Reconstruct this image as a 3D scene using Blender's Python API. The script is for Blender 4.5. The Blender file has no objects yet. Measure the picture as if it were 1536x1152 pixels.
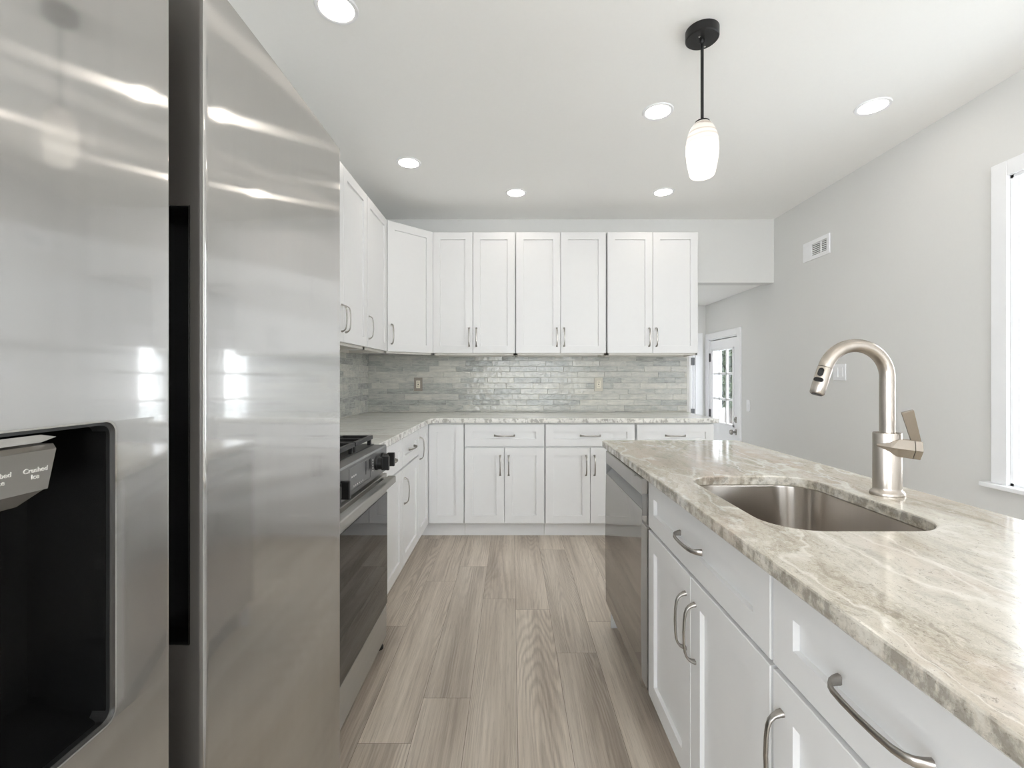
import bpy, bmesh, math, random
from mathutils import Matrix, Vector, noise as mnoise
random.seed(7)
S = bpy.context.scene
C = S.collection
PI = math.pi

# ------------------------------------------------------------------ camera
F = 690.0                                   # focal length in pixels of a 1536 px wide frame
H = 1.222                                   # eye height
cam_d = bpy.data.cameras.new('camera')
cam = bpy.data.objects.new('camera', cam_d); C.objects.link(cam)
cam.location = (0, 0, H); cam.rotation_euler = (PI/2, 0, 0)
cam_d.sensor_width = 36; cam_d.lens = 36*F/1536
cam_d.shift_y = -10/1536; cam_d.clip_start = 0.02
S.camera = cam

# ------------------------------------------------------------------ world, exposure
W = bpy.data.worlds.new('sky'); S.world = W; W.use_nodes = True
bg = W.node_tree.nodes['Background']
bg.inputs[1].default_value = 1.0
_nt = W.node_tree
_tc = _nt.nodes.new('ShaderNodeTexCoord'); _sx = _nt.nodes.new('ShaderNodeSeparateXYZ'); _rp = _nt.nodes.new('ShaderNodeValToRGB')
_mr = _nt.nodes.new('ShaderNodeMapRange'); _sc = _nt.nodes.new('ShaderNodeVectorMath'); _sc.operation = 'SCALE'
_nt.links.new(_tc.outputs['Generated'], _sx.inputs[0]); _nt.links.new(_sx.outputs[2], _mr.inputs[0])
_mr.inputs[1].default_value = -0.25; _mr.inputs[2].default_value = 0.10
_nt.links.new(_mr.outputs[0], _rp.inputs[0])
SKY = 6.2; LOWER_GLOW = 9.6                    # overcast sky above; glow below the horizon added to lift the ceiling
_rp.color_ramp.elements[0].color = (0.945*LOWER_GLOW/16, 0.972*LOWER_GLOW/16, 1.0*LOWER_GLOW/16, 1); _rp.color_ramp.elements[1].color = (0.89*SKY/16, 0.95*SKY/16, 1.0*SKY/16, 1)
_nt.links.new(_rp.outputs[0], _sc.inputs[0]); _sc.inputs['Scale'].default_value = 16.0
_nt.links.new(_sc.outputs[0], bg.inputs[0])
S.view_settings.view_transform = 'Standard'; S.view_settings.look = 'None'
S.view_settings.gamma = 1.0; S.view_settings.use_curve_mapping = False
S.view_settings.exposure = 0.36
S.cycles.use_denoising = True
S.cycles.max_bounces = 12; S.cycles.diffuse_bounces = 7; S.cycles.glossy_bounces = 6
S.cycles.sample_clamp_indirect = 8.0
LAMP = 21.0          # radiance of a recessed lens
SHADE = 1.25

# daylight portals: they only steer sampling of the sky through the openings
def portal(name, loc, rot, sx, sy):
    l = bpy.data.lights.new(name, 'AREA'); l.shape = 'RECTANGLE'; l.size = sx; l.size_y = sy
    l.cycles.is_portal = True
    o = bpy.data.objects.new(name, l); C.objects.link(o); o.location = loc; o.rotation_euler = rot
portal('side_window_portal', (2.50, 1.70, 1.43), (0, PI/2, 0), 1.46, 0.90)
portal('added_rear_portal', (0.50, -3.66, 1.35), (-PI/2, 0, 0), 2.1, 2.1)
portal('added_left_portal', (-1.36, -2.05, 1.35), (0, -PI/2, 0), 1.9, 2.1)
portal('door_portal', (2.50, 5.09, 1.12), (0, PI/2, 0), 0.9, 0.55)

# ------------------------------------------------------------------ helpers
def lin(c):
    return tuple(((x/255)/12.92 if x/255 <= 0.04045 else ((x/255+0.055)/1.055)**2.4) for x in c)

def bm_new(): return bmesh.new()

def box(bm, x0, x1, y0, y1, z0, z1, bevel=0.0, seg=2, mat=0):
    vs = [bm.verts.new(p) for p in ((x0,y0,z0),(x1,y0,z0),(x1,y1,z0),(x0,y1,z0),(x0,y0,z1),(x1,y0,z1),(x1,y1,z1),(x0,y1,z1))]
    fs = [bm.faces.new([vs[i] for i in f]) for f in ((0,3,2,1),(4,5,6,7),(0,1,5,4),(1,2,6,5),(2,3,7,6),(3,0,4,7))]
    for f in fs: f.material_index = mat
    if bevel > 0:
        es = list({e for f in fs for e in f.edges})
        r = bmesh.ops.bevel(bm, geom=es, offset=bevel, segments=seg, profile=0.5, affect='EDGES', clamp_overlap=True)
        for f in r['faces']: f.material_index = mat
    return bm

def obox(bm, x0, x1, y0, y1, z0, z1, M, bevel=0.0):
    """box placed by a matrix"""
    t = bmesh.new(); box(t, x0, x1, y0, y1, z0, z1, bevel); t.transform(M); merge(bm, t)

def merge(bm, t):
    me = bpy.data.meshes.new('tmp'); t.to_mesh(me); t.free(); bm.from_mesh(me); bpy.data.meshes.remove(me)

def prism(bm, pts, z0, z1, mat=0):
    """pts: list of (x, y), counter-clockwise"""
    a = [bm.verts.new((x, y, z0)) for x, y in pts]; b = [bm.verts.new((x, y, z1)) for x, y in pts]
    n = len(pts); fs = [bm.faces.new(b), bm.faces.new(a[::-1])]
    for i in range(n): fs.append(bm.faces.new((a[i], a[(i+1) % n], b[(i+1) % n], b[i])))
    for f in fs: f.material_index = mat
    return fs

def extrude_y(bm, pts, y0, y1, mat=0):
    """pts: list of (x, z) profile swept along Y"""
    a = [bm.verts.new((x, y0, z)) for x, z in pts]; b = [bm.verts.new((x, y1, z)) for x, z in pts]
    n = len(pts); fs = [bm.faces.new(a), bm.faces.new(b[::-1])]
    for i in range(n): fs.append(bm.faces.new((a[i], b[i], b[(i+1) % n], a[(i+1) % n])))
    for f in fs: f.material_index = mat
    bmesh.ops.recalc_face_normals(bm, faces=fs)
    return fs

def lathe(bm, prof, n=32, M=None, sx=1.0, sy=1.0, cap=True):
    """prof: list of (r, z)"""
    t = bmesh.new(); rings = []
    for r, z in prof:
        rings.append([t.verts.new((r*sx*math.cos(2*PI*i/n), r*sy*math.sin(2*PI*i/n), z)) for i in range(n)])
    for a, b in zip(rings, rings[1:]):
        for i in range(n): t.faces.new((a[i], a[(i+1) % n], b[(i+1) % n], b[i]))
    if cap:
        if prof[0][0] > 1e-5: t.faces.new(rings[0][::-1])
        if prof[-1][0] > 1e-5: t.faces.new(rings[-1])
    bmesh.ops.remove_doubles(t, verts=t.verts, dist=1e-6)
    bmesh.ops.recalc_face_normals(t, faces=t.faces)
    if M: t.transform(M)
    merge(bm, t)
    return bm

def sweep(bm, path, binormal, ws, ts, round_=0.25):
    """flat bar along a planar path; ws: width along binormal, ts: thickness"""
    b = Vector(binormal).normalized(); P = [Vector(p) for p in path]; rings = []
    for i, p in enumerate(P):
        t = (P[min(i+1, len(P)-1)] - P[max(i-1, 0)]).normalized(); n = b.cross(t).normalized()
        w = ws[i]/2; h = ts[i]/2; c = min(w, h)*round_*2
        q = [(-w+c, -h), (w-c, -h), (w, -h+c), (w, h-c), (w-c, h), (-w+c, h), (-w, h-c), (-w, -h+c)]
        rings.append([bm.verts.new(p + b*x + n*y) for x, y in q])
    fs = []
    for a, c in zip(rings, rings[1:]):
        for i in range(8): fs.append(bm.faces.new((a[i], a[(i+1) % 8], c[(i+1) % 8], c[i])))
    fs.append(bm.faces.new(rings[0][::-1])); fs.append(bm.faces.new(rings[-1]))
    bmesh.ops.recalc_face_normals(bm, faces=fs)
    return bm

def tube(bm, path, r, n=20):
    P = [Vector(p) for p in path]; rings = []
    rr = r if isinstance(r, (list, tuple)) else [r]*len(P)
    up = Vector((0, 1, 0)); 
    for i, p in enumerate(P):
        t = (P[min(i+1, len(P)-1)] - P[max(i-1, 0)]).normalized()
        u = up if abs(t.dot(up)) < 0.95 else Vector((1, 0, 0))
        a = t.cross(u).normalized(); b = t.cross(a).normalized()
        rings.append([bm.verts.new(p + a*rr[i]*math.cos(2*PI*k/n) + b*rr[i]*math.sin(2*PI*k/n)) for k in range(n)])
    fs = []
    for a, c in zip(rings, rings[1:]):
        for i in range(n): fs.append(bm.faces.new((a[i], a[(i+1) % n], c[(i+1) % n], c[i])))
    fs.append(bm.faces.new(rings[0][::-1])); fs.append(bm.faces.new(rings[-1]))
    bmesh.ops.recalc_face_normals(bm, faces=fs)
    return bm

def wmat(o):
    """rest transform of a root from its loc/rot (no depsgraph needed)"""
    return Matrix.Translation(o.location) @ o.rotation_euler.to_matrix().to_4x4()

def obj(name, bm, mats, parent=None, root=None, world=False, smooth=False, angle=35, label=None):
    """root: the thing's Empty; world=True means the bmesh is in world coordinates"""
    if world and root is not None: bm.transform(wmat(root).inverted())
    me = bpy.data.meshes.new(name); bm.to_mesh(me); bm.free()
    for m in (mats if isinstance(mats, (list, tuple)) else [mats]): me.materials.append(m)
    if smooth:
        me.polygons.foreach_set('use_smooth', [True]*len(me.polygons))
        try: me.set_sharp_from_angle(angle=math.radians(angle))
        except Exception: pass
    o = bpy.data.objects.new(name, me); C.objects.link(o)
    p = parent if parent is not None else root
    if p is not None: o.parent = p
    if label: o['label'] = label
    return o

def thing(name, label, cat, loc=(0,0,0), rz=0.0, group=None):
    o = bpy.data.objects.new(name, None); C.objects.link(o); o.empty_display_size = 0.1
    o.location = loc; o.rotation_euler = (0, 0, rz); o['label'] = label; o['category'] = cat
    if group: o['group'] = group
    return o
def tag(o, label, cat, group=None):
    o['label'] = label; o['category'] = cat
    if group: o['group'] = group
    return o
def struct(name, bm, mats, parent=None, smooth=False):
    o = obj(name, bm, mats, parent=parent, smooth=smooth)
    if parent is None: o['kind'] = 'structure'
    return o

def text_mesh(s, size, extrude=0.0004):
    cu = bpy.data.curves.new('t', 'FONT'); cu.body = s; cu.size = size; cu.extrude = extrude
    cu.align_x = 'CENTER'; cu.align_y = 'CENTER'
    t = bpy.data.objects.new('t', cu); C.objects.link(t)
    bpy.context.view_layer.update()
    me = bpy.data.meshes.new_from_object(t.evaluated_get(bpy.context.evaluated_depsgraph_get()))
    b = bmesh.new(); b.from_mesh(me); bpy.data.meshes.remove(me)
    bpy.data.objects.remove(t); bpy.data.curves.remove(cu)
    return b

# ------------------------------------------------------------------ materials
class NT:
    def __init__(s, name):
        s.m = bpy.data.materials.new(name); s.m.use_nodes = True; s.t = s.m.node_tree
        s.t.nodes.clear(); s.out = s.n('ShaderNodeOutputMaterial')
    def n(s, typ, **kw):
        nd = s.t.nodes.new(typ)
        for k, v in kw.items(): setattr(nd, k, v)
        return nd
    def l(s, a, b): s.t.links.new(a, b)
    def set(s, nd, **kw):
        for k, v in kw.items():
            k = k.replace('_', ' ')
            if hasattr(v, 'links') or isinstance(v, bpy.types.NodeSocket): s.l(v, nd.inputs[k])
            else: nd.inputs[k].default_value = v
        return nd
    def math(s, op, a, b=None, c=None, clamp=False):
        nd = s.n('ShaderNodeMath', operation=op, use_clamp=clamp)
        for i, v in enumerate((a, b, c)):
            if v is None: continue
            if isinstance(v, bpy.types.NodeSocket): s.l(v, nd.inputs[i])
            else: nd.inputs[i].default_value = v
        return nd.outputs[0]
    def vmath(s, op, a, b):
        nd = s.n('ShaderNodeVectorMath', operation=op)
        for i, v in enumerate((a, b)):
            if isinstance(v, bpy.types.NodeSocket): s.l(v, nd.inputs[i])
            else: nd.inputs[i].default_value = v
        return nd.outputs[0]
    def noise(s, vec, scale, detail=2, rough=0.5, out=0, dist=0.0):
        nd = s.n('ShaderNodeTexNoise'); s.l(vec, nd.inputs['Vector'])
        nd.inputs['Scale'].default_value = scale; nd.inputs['Detail'].default_value = detail
        nd.inputs['Roughness'].default_value = rough; nd.inputs['Distortion'].default_value = dist
        return nd.outputs[out]
    def ramp(s, fac, stops, interp='LINEAR'):
        nd = s.n('ShaderNodeValToRGB'); s.l(fac, nd.inputs[0]); cr = nd.color_ramp; cr.interpolation = interp
        while len(cr.elements) < len(stops): cr.elements.new(0.5)
        for e, (p, c) in zip(cr.elements, stops):
            e.position = p; e.color = (*c, 1) if len(c) == 3 else c
        return nd.outputs[0]
    def mix(s, fac, a, b, mode='MIX'):
        nd = s.n('ShaderNodeMix', data_type='RGBA', blend_type=mode)
        for i, v in ((0, fac), (6, a), (7, b)):
            if isinstance(v, bpy.types.NodeSocket): s.l(v, nd.inputs[i])
            else: nd.inputs[i].default_value = v if i == 0 else (*v, 1)
        return nd.outputs[2]
    def obj(s): return s.n('ShaderNodeTexCoord').outputs['Object']
    def pos(s): return s.n('ShaderNodeNewGeometry').outputs['Position']
    def bump(s, h, strength, dist=0.01):
        nd = s.n('ShaderNodeBump'); s.l(h, nd.inputs['Height'])
        nd.inputs['Strength'].default_value = strength; nd.inputs['Distance'].default_value = dist
        return nd.outputs[0]
    def pri(s, color, rough, metal=0.0, normal=None, **kw):
        p = s.n('ShaderNodeBsdfPrincipled')
        for k, v in (('Base Color', color), ('Roughness', rough), ('Metallic', metal)):
            if isinstance(v, bpy.types.NodeSocket): s.l(v, p.inputs[k])
            else: p.inputs[k].default_value = (*v, 1) if k == 'Base Color' else v
        if normal is not None: s.l(normal, p.inputs['Normal'])
        for k, v in kw.items(): p.inputs[k.replace('_', ' ')].default_value = v
        s.l(p.outputs[0], s.out.inputs[0]); return p

def plain(name, col, rough, metal=0.0, nscale=40.0, var=0.03, bump=0.0, **kw):
    t = NT(name); v = t.obj(); n = t.noise(v, nscale, 3)
    c = t.mix(n, tuple(x*(1-var) for x in col), tuple(min(1, x*(1+var)) for x in col))
    nr = t.bump(n, bump, 0.002) if bump else None
    t.pri(c, rough, metal, nr, **kw); return t.m

def metal(name, col, r_sharp, r_wide, fac, tangent, aniso=0.9, streak=None, wave=0.0, a_sharp=0.0, mirror=0.0):
    """brushed metal: a narrow lobe mixed with a wide lobe drawn out along the tangent"""
    t = NT(name); pos = t.pos()
    cc = (*col, 1)
    sv = t.vmath('MULTIPLY', pos, streak or (30, 30, 30))
    n = t.noise(sv, 1.0, 4, 0.6)
    c = t.mix(n, tuple(x*0.95 for x in col), tuple(min(1, x*1.05) for x in col))
    g1 = t.n('ShaderNodeBsdfAnisotropic'); g2 = t.n('ShaderNodeBsdfAnisotropic')
    tv = t.n('ShaderNodeCombineXYZ')
    for i in range(3): tv.inputs[i].default_value = tangent[i]
    for g, r, an in ((g1, r_sharp, a_sharp), (g2, r_wide, aniso)):
        t.l(c, g.inputs['Color']); g.inputs['Roughness'].default_value = r
        g.inputs['Anisotropy'].default_value = an; t.l(tv.outputs[0], g.inputs['Tangent'])
    if wave:
        w = t.noise(t.vmath('MULTIPLY', pos, (2.0, 2.2, 1.6)), 1.0, 1)
        nb = t.bump(w, wave, 0.02)
        t.l(nb, g1.inputs['Normal']); t.l(nb, g2.inputs['Normal'])
    mx = t.n('ShaderNodeMixShader'); mx.inputs[0].default_value = fac
    t.l(g1.outputs[0], mx.inputs[1]); t.l(g2.outputs[0], mx.inputs[2]); last = mx.outputs[0]
    if mirror:
        g3 = t.n('ShaderNodeBsdfAnisotropic'); t.l(c, g3.inputs['Color']); g3.inputs['Roughness'].default_value = 0.06
        m3 = t.n('ShaderNodeMixShader'); m3.inputs[0].default_value = mirror
        t.l(last, m3.inputs[1]); t.l(g3.outputs[0], m3.inputs[2]); last = m3.outputs[0]
    t.l(last, t.out.inputs[0])
    return t.m

M = {}
M['wall'] = plain('wall_paint', lin((221,221,219)), 0.6, nscale=60, var=0.01, bump=0.05)
M['ceil'] = plain('ceiling_paint', lin((246,246,244)), 0.75, nscale=60, var=0.01)
M['trim'] = plain('trim_paint', lin((240,241,243)), 0.35, nscale=30, var=0.01)
M['cab'] = plain('cabinet_paint', lin((227,227,227)), 0.38, nscale=25, var=0.012)
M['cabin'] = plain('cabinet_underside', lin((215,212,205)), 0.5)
M['black'] = plain('black_plastic', (0.012,0.012,0.012), 0.35)
M['blackgloss'] = plain('black_liner', (0.006,0.006,0.006), 0.22)
M['iron'] = plain('cast_iron', (0.02,0.02,0.021), 0.45, nscale=200, bump=0.3)
M['blackmetal'] = plain('black_metal', (0.018,0.018,0.018), 0.4, 0.4)
M['glassblack'] = plain('oven_glass', (0.010,0.010,0.011), 0.03, 0.0, Specular_IOR_Level=0.5, IOR=1.40)
M['steel'] = metal('fridge_steel', (0.56,0.55,0.535), 0.105, 0.38, 0.48, (0.02,0.05,1), 0.97, (60,60,1.2), wave=0.03, a_sharp=0.80, mirror=0.30)
M['steeldark'] = plain('edge_steel', (0.10,0.092,0.085), 0.38, 0.35, nscale=30)
M['steelh'] = metal('range_steel', (0.58,0.565,0.54), 0.14, 0.34, 0.55, (0,1,0), 0.85, (1,2,80))
M['steeldw'] = metal('dishwasher_steel', (0.50,0.485,0.47), 0.05, 0.28, 0.22, (0.02,0.05,1), 0.9, (60,60,1.2), wave=0.10)
M['steelp'] = metal('panel_steel', (0.34,0.34,0.34), 0.22, 0.4, 0.6, (0.02,0.05,1), 0.7)
M['sink'] = metal('sink_steel', (0.50,0.46,0.42), 0.16, 0.36, 0.7, (0,1,0), 0.8, (90,90,3))
M['nickel'] = metal('brushed_nickel', (0.49,0.445,0.40), 0.18, 0.36, 0.55, (0.02,0.05,1), 0.5, (200,200,6))
M['pull'] = metal('pull_nickel', (0.42,0.40,0.375), 0.16, 0.34, 0.5, (0.02,0.05,1), 0.3)
M['chrome'] = metal('chrome', (0.75,0.74,0.72), 0.06, 0.2, 0.3, (0.02,0.05,1), 0.2)
M['print'] = plain('light_grey_print', lin((205,203,200)), 0.6)
M['plate'] = plain('taupe_plate', lin((152,144,134)), 0.35, 0.3)
M['plate2'] = plain('beige_plate', lin((196,191,176)), 0.4)
M['outlet'] = plain('ivory_outlet', lin((228,222,205)), 0.4)
M['duct'] = plain('duct_shadow_gap', (0.05,0.05,0.05), 0.8)
M['grout'] = plain('grout', lin((200,199,192)), 0.85, nscale=300, var=0.05)
M['hinge'] = plain('dark_hinge', (0.10,0.10,0.10), 0.4, 0.6)
M['leaf'] = plain('tree_leaf', (0.03,0.05,0.018), 0.6, nscale=8, var=0.5)
M['bark'] = plain('tree_bark', (0.05,0.042,0.035), 0.8, nscale=30, var=0.3)
M['ground'] = plain('outside_ground', (0.52,0.53,0.53), 0.9, nscale=3, var=0.2)

def emis(name, col, k):
    t = NT(name); e = t.n('ShaderNodeEmission'); e.inputs[0].default_value = (*col, 1); e.inputs[1].default_value = k
    t.l(e.outputs[0], t.out.inputs[0]); return t.m
M['lens'] = emis('lamp_lens', (1.0, 0.92, 0.83), LAMP)

def shade_mat():
    t = NT('pendant_glass'); o = t.obj()
    w = t.n('ShaderNodeTexWave', wave_type='BANDS', bands_direction='Z'); t.l(t.vmath('MULTIPLY', o, (0.35, 0.35, 1)), w.inputs['Vector'])
    w.inputs['Scale'].default_value = 13; w.inputs['Distortion'].default_value = 9; w.inputs['Detail'].default_value = 2
    w.inputs['Detail Scale'].default_value = 1.0
    z = t.n('ShaderNodeSeparateXYZ'); t.l(o, z.inputs[0])
    top = t.math('MULTIPLY', t.math('SUBTRACT', z.outputs[2], 0.085), 8.0, clamp=True)     # the neck glows less: the bulb sits low
    line = t.math('POWER', w.outputs['Fac'], 3.0)
    fac = t.math('MULTIPLY', line, t.math('ADD', t.math('MULTIPLY', top, 0.75), 0.12), clamp=True)
    c = t.mix(fac, (1.0, 0.95, 0.86), (0.58, 0.47, 0.38))
    e = t.n('ShaderNodeEmission'); t.l(c, e.inputs[0]); 
    t.l(t.math('SUBTRACT', SHADE, t.math('MULTIPLY', top, SHADE*0.45)), e.inputs[1])
    g = t.n('ShaderNodeBsdfGlossy'); g.inputs['Roughness'].default_value = 0.1; g.inputs[0].default_value = (0.06,0.06,0.06,1)
    a = t.n('ShaderNodeAddShader'); t.l(e.outputs[0], a.inputs[0]); t.l(g.outputs[0], a.inputs[1]); t.l(a.outputs[0], t.out.inputs[0])
    return t.m
M['shade'] = shade_mat()

def glass_mat():
    t = NT('window_glass'); a = t.n('ShaderNodeBsdfTransparent'); g = t.n('ShaderNodeBsdfGlossy')
    g.inputs['Roughness'].default_value = 0.02
    f = t.n('ShaderNodeLayerWeight'); f.inputs[0].default_value = 0.5
    f5 = t.math('ADD', t.math('MULTIPLY', t.math('POWER', f.outputs['Facing'], 5.0), 0.9), 0.03)
    m = t.n('ShaderNodeMixShader'); t.l(f5, m.inputs[0]); t.l(a.outputs[0], m.inputs[1]); t.l(g.outputs[0], m.inputs[2])
    t.l(m.outputs[0], t.out.inputs[0]); return t.m
M['glass'] = glass_mat()

def floor_mat():
    t = NT('wood_planks'); p = t.pos()
    a = t.n('ShaderNodeAttribute', attribute_name='pid').outputs['Fac']
    off = t.n('ShaderNodeCombineXYZ'); t.l(t.math('MULTIPLY', a, 17.3), off.inputs[0]); t.l(t.math('MULTIPLY', a, 41.7), off.inputs[1])
    q = t.vmath('ADD', p, off.outputs[0])
    slow = t.noise(t.vmath('MULTIPLY', q, (9, 0.7, 1)), 1.0, 2, 0.5)             # broad light and dark bands along the board
    field = t.noise(t.vmath('MULTIPLY', q, (6.0, 0.55, 1)), 1.0, 1.0, 0.35)       # cathedral figure: contours of a slow field
    fine = t.noise(t.vmath('MULTIPLY', q, (230, 6, 1)), 1.0, 5, 0.7)
    wob = t.noise(t.vmath('MULTIPLY', q, (30, 9, 1)), 1.0, 3, 0.6)
    ring = t.math('SINE', t.math('ADD', t.math('MULTIPLY', field, 190.0), t.math('MULTIPLY', wob, 5.5)))
    ring = t.math('MULTIPLY', t.math('ADD', ring, 1.0), 0.5)
    mask = t.ramp(t.noise(t.vmath('MULTIPLY', q, (8.0, 0.7, 1)), 1.0, 1), [(0.46,(0,0,0)),(0.62,(1,1,1))])
    rr = t.math('MULTIPLY', t.math('MULTIPLY', t.math('POWER', ring, 1.4), mask), 0.34)
    grain = t.noise(t.vmath('MULTIPLY', q, (70, 1.3, 1)), 1.0, 7, 0.78)
    tone = t.math('ADD', t.math('MULTIPLY', grain, 0.52), t.math('MULTIPLY', slow, 0.55))
    base = t.ramp(tone, [(0.36, lin((146,134,122))), (0.53, lin((181,170,157))), (0.70, lin((206,196,183)))])
    c = t.mix(rr, base, lin((108,95,84)))
    pores = t.math('MULTIPLY', t.ramp(fine, [(0.53,(0,0,0)),(0.66,(1,1,1))]), 0.40)
    c = t.mix(pores, c, lin((122,110,99)))
    shade = t.math('ADD', t.math('MULTIPLY', a, 0.18), 1.09)
    sh = t.n('ShaderNodeCombineXYZ')
    for i in range(3): t.l(shade, sh.inputs[i])
    c = t.mix(1.0, c, sh.outputs[0], 'MULTIPLY')
    nr = t.bump(t.math('ADD', fine, rr), 0.10, 0.002)
    t.pri(c, 0.42, 0, nr); return t.m
M['floor'] = floor_mat()

def tile_mat():
    t = NT('glazed_tile'); p = t.pos()
    a = t.n('ShaderNodeAttribute', attribute_name='pid').outputs['Fac']
    off = t.n('ShaderNodeCombineXYZ'); t.l(t.math('MULTIPLY', a, 31.0), off.inputs[0]); t.l(t.math('MULTIPLY', a, 17.0), off.inputs[2])
    q = t.vmath('ADD', p, off.outputs[0])
    st = t.noise(t.vmath('MULTIPLY', q, (9, 9, 60)), 1.0, 6, 0.72, dist=0.8)
    bl = t.noise(t.vmath('MULTIPLY', q, (14, 14, 20)), 1.0, 4, 0.6)
    tone = t.math('ADD', t.math('MULTIPLY', a, 0.22), t.math('ADD', t.math('MULTIPLY', st, 0.62), t.math('MULTIPLY', bl, 0.26)))
    c = t.ramp(tone, [(0.36, lin((150,151,147))), (0.46, lin((172,174,170))), (0.56, lin((190,190,184))), (0.66, lin((203,202,194))), (0.80, lin((216,213,203)))])
    sp = t.noise(q, 70.0, 3, 0.6)
    c = t.mix(t.math('MULTIPLY', t.ramp(sp, [(0.62,(0,0,0)),(0.74,(1,1,1))]), 0.35), c, lin((226,223,212)))
    w = t.noise(q, 22.0, 2, 0.5)
    nr = t.bump(w, 0.55, 0.008)
    t.pri(c, 0.16, 0, nr); return t.m
M['tile'] = tile_mat()

def granite(name, ang, seed, COL, PINK, DARK, FLK):
    # COL: dark streak, mid, light, cream; the sawn edge cuts across the layers and shows them as mottles
    t = NT(name); p = t.pos()
    mp = t.n('ShaderNodeMapping'); t.l(p, mp.inputs[0]); mp.inputs['Rotation'].default_value = (0, 0, ang); mp.inputs['Location'].default_value = (seed, seed*0.7, 0.3)
    v = mp.outputs[0]                                            # veins run along local x
    wn = t.noise(t.vmath('MULTIPLY', v, (1.0, 1.6, 1.6)), 2.2, 4, 0.6, out=1)
    wv = t.vmath('MULTIPLY', t.vmath('SUBTRACT', wn, (0.5, 0.5, 0.5)), (0.20, 0.20, 0.10))
    wf = t.noise(v, 34.0, 4, 0.7, out=1)                          # crumbly edges of the streaks
    q = t.vmath('ADD', t.vmath('ADD', v, wv), t.vmath('MULTIPLY', t.vmath('SUBTRACT', wf, (0.5, 0.5, 0.5)), (0.05, 0.022, 0.022)))
    n1 = t.noise(t.vmath('MULTIPLY', q, (2.0, 11, 16)), 1.0, 10, 0.78)
    n2 = t.noise(t.vmath('MULTIPLY', q, (9.0, 34, 44)), 1.0, 9, 0.78)
    n3 = t.noise(t.vmath('MULTIPLY', v, (8, 11, 11)), 1.0, 6, 0.7)
    n4 = t.noise(t.vmath('MULTIPLY', q, (2.5, 5, 8)), 1.0, 3, 0.5)
    n6 = t.noise(t.vmath('MULTIPLY', q, (0.8, 4.2, 6)), 1.0, 4, 0.6)
    gn = t.n('ShaderNodeSeparateXYZ'); t.l(t.n('ShaderNodeNewGeometry').outputs['True Normal'], gn.inputs[0])
    side = t.math('SUBTRACT', 1.0, t.math('ABSOLUTE', gn.outputs[2]), clamp=True)
    n7 = t.noise(t.vmath('MULTIPLY', v, (34, 34, 22)), 1.0, 6, 0.65)
    sp = t.noise(t.vmath('MULTIPLY', q, (120, 210, 210)), 1.0, 5, 0.75)
    base = t.ramp(n1, [(0.34, lin(COL[0])), (0.43, lin(COL[1])), (0.49, lin(COL[2])), (0.53, lin(COL[1])), (0.58, lin(COL[2])), (0.66, lin(COL[3]))])
    pink = t.ramp(n4, [(0.50,(0,0,0)),(0.62,(1,1,1))])
    c = t.mix(t.math('MULTIPLY', pink, PINK), base, t.mix(n1, lin((150,132,116)), lin((226,211,197))))
    d = t.ramp(n2, [(0.37,(1,1,1)),(0.46,(0,0,0))])
    c = t.mix(t.math('MULTIPLY', d, 0.62*FLK), c, lin((128,120,108)))
    wh = t.ramp(n3, [(0.55,(0,0,0)),(0.66,(1,1,1))])
    c = t.mix(t.math('MULTIPLY', wh, 0.65), c, lin((232,230,224)))
    c = t.mix(t.math('MULTIPLY', t.ramp(n6, [(0.52,(0,0,0)),(0.60,(1,1,1))]), 0.42), c, t.mix(n2, lin((212,208,198)), lin((244,241,234))))
    c = t.mix(t.math('MULTIPLY', t.ramp(n6, [(0.36,(1,1,1)),(0.44,(0,0,0))]), DARK), c, t.mix(n2, lin((112,106,94)), lin((180,174,160))))
    c = t.mix(t.math('MULTIPLY', t.math('MULTIPLY', t.ramp(n7, [(0.42,(1,1,1)),(0.52,(0,0,0))]), side), 0.60), c, lin((112,106,96)))
    c = t.mix(t.math('MULTIPLY', t.math('MULTIPLY', t.ramp(n7, [(0.54,(0,0,0)),(0.62,(1,1,1))]), side), 0.45), c, lin((228,225,217)))
    dk = t.ramp(sp, [(0.34,(1,1,1)),(0.42,(0,0,0))])
    c = t.mix(t.math('MULTIPLY', dk, 0.65*FLK), c, lin((108,98,88)))
    vn = t.math('ABSOLUTE', t.math('SUBTRACT', t.noise(t.vmath('MULTIPLY', q, (1.3, 4.5, 4.5)), 1.0, 3, 0.5), 0.5))
    vw = t.ramp(vn, [(0.0,(1,1,1)),(0.014,(0,0,0))])
    c = t.mix(t.math('MULTIPLY', vw, 0.55), c, lin((238,235,228)))
    t.pri(c, 0.09, 0); return t.m
M['granite'] = granite('granite_island', PI/2 + 0.10, 1.3, [(134,127,113),(174,166,151),(200,192,178),(219,214,204)], 0.70, 0.42, 1.0)
M['granite2'] = granite('granite_back', 0.04, 5.1, [(182,182,178),(220,219,215),(238,237,232),(243,242,238)], 0.08, 0.22, 0.30)

# ------------------------------------------------------------------ constants of the place
XR = 2.33; XL = -1.28; YB = 4.09; ZC = 2.627; YR = -3.6; XE = 1.575
TOP = 0.914; SLAB = 0.030
ZL = -0.33                                  # floor of the lower hall
YH = 5.53                                   # far wall of the hall

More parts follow.
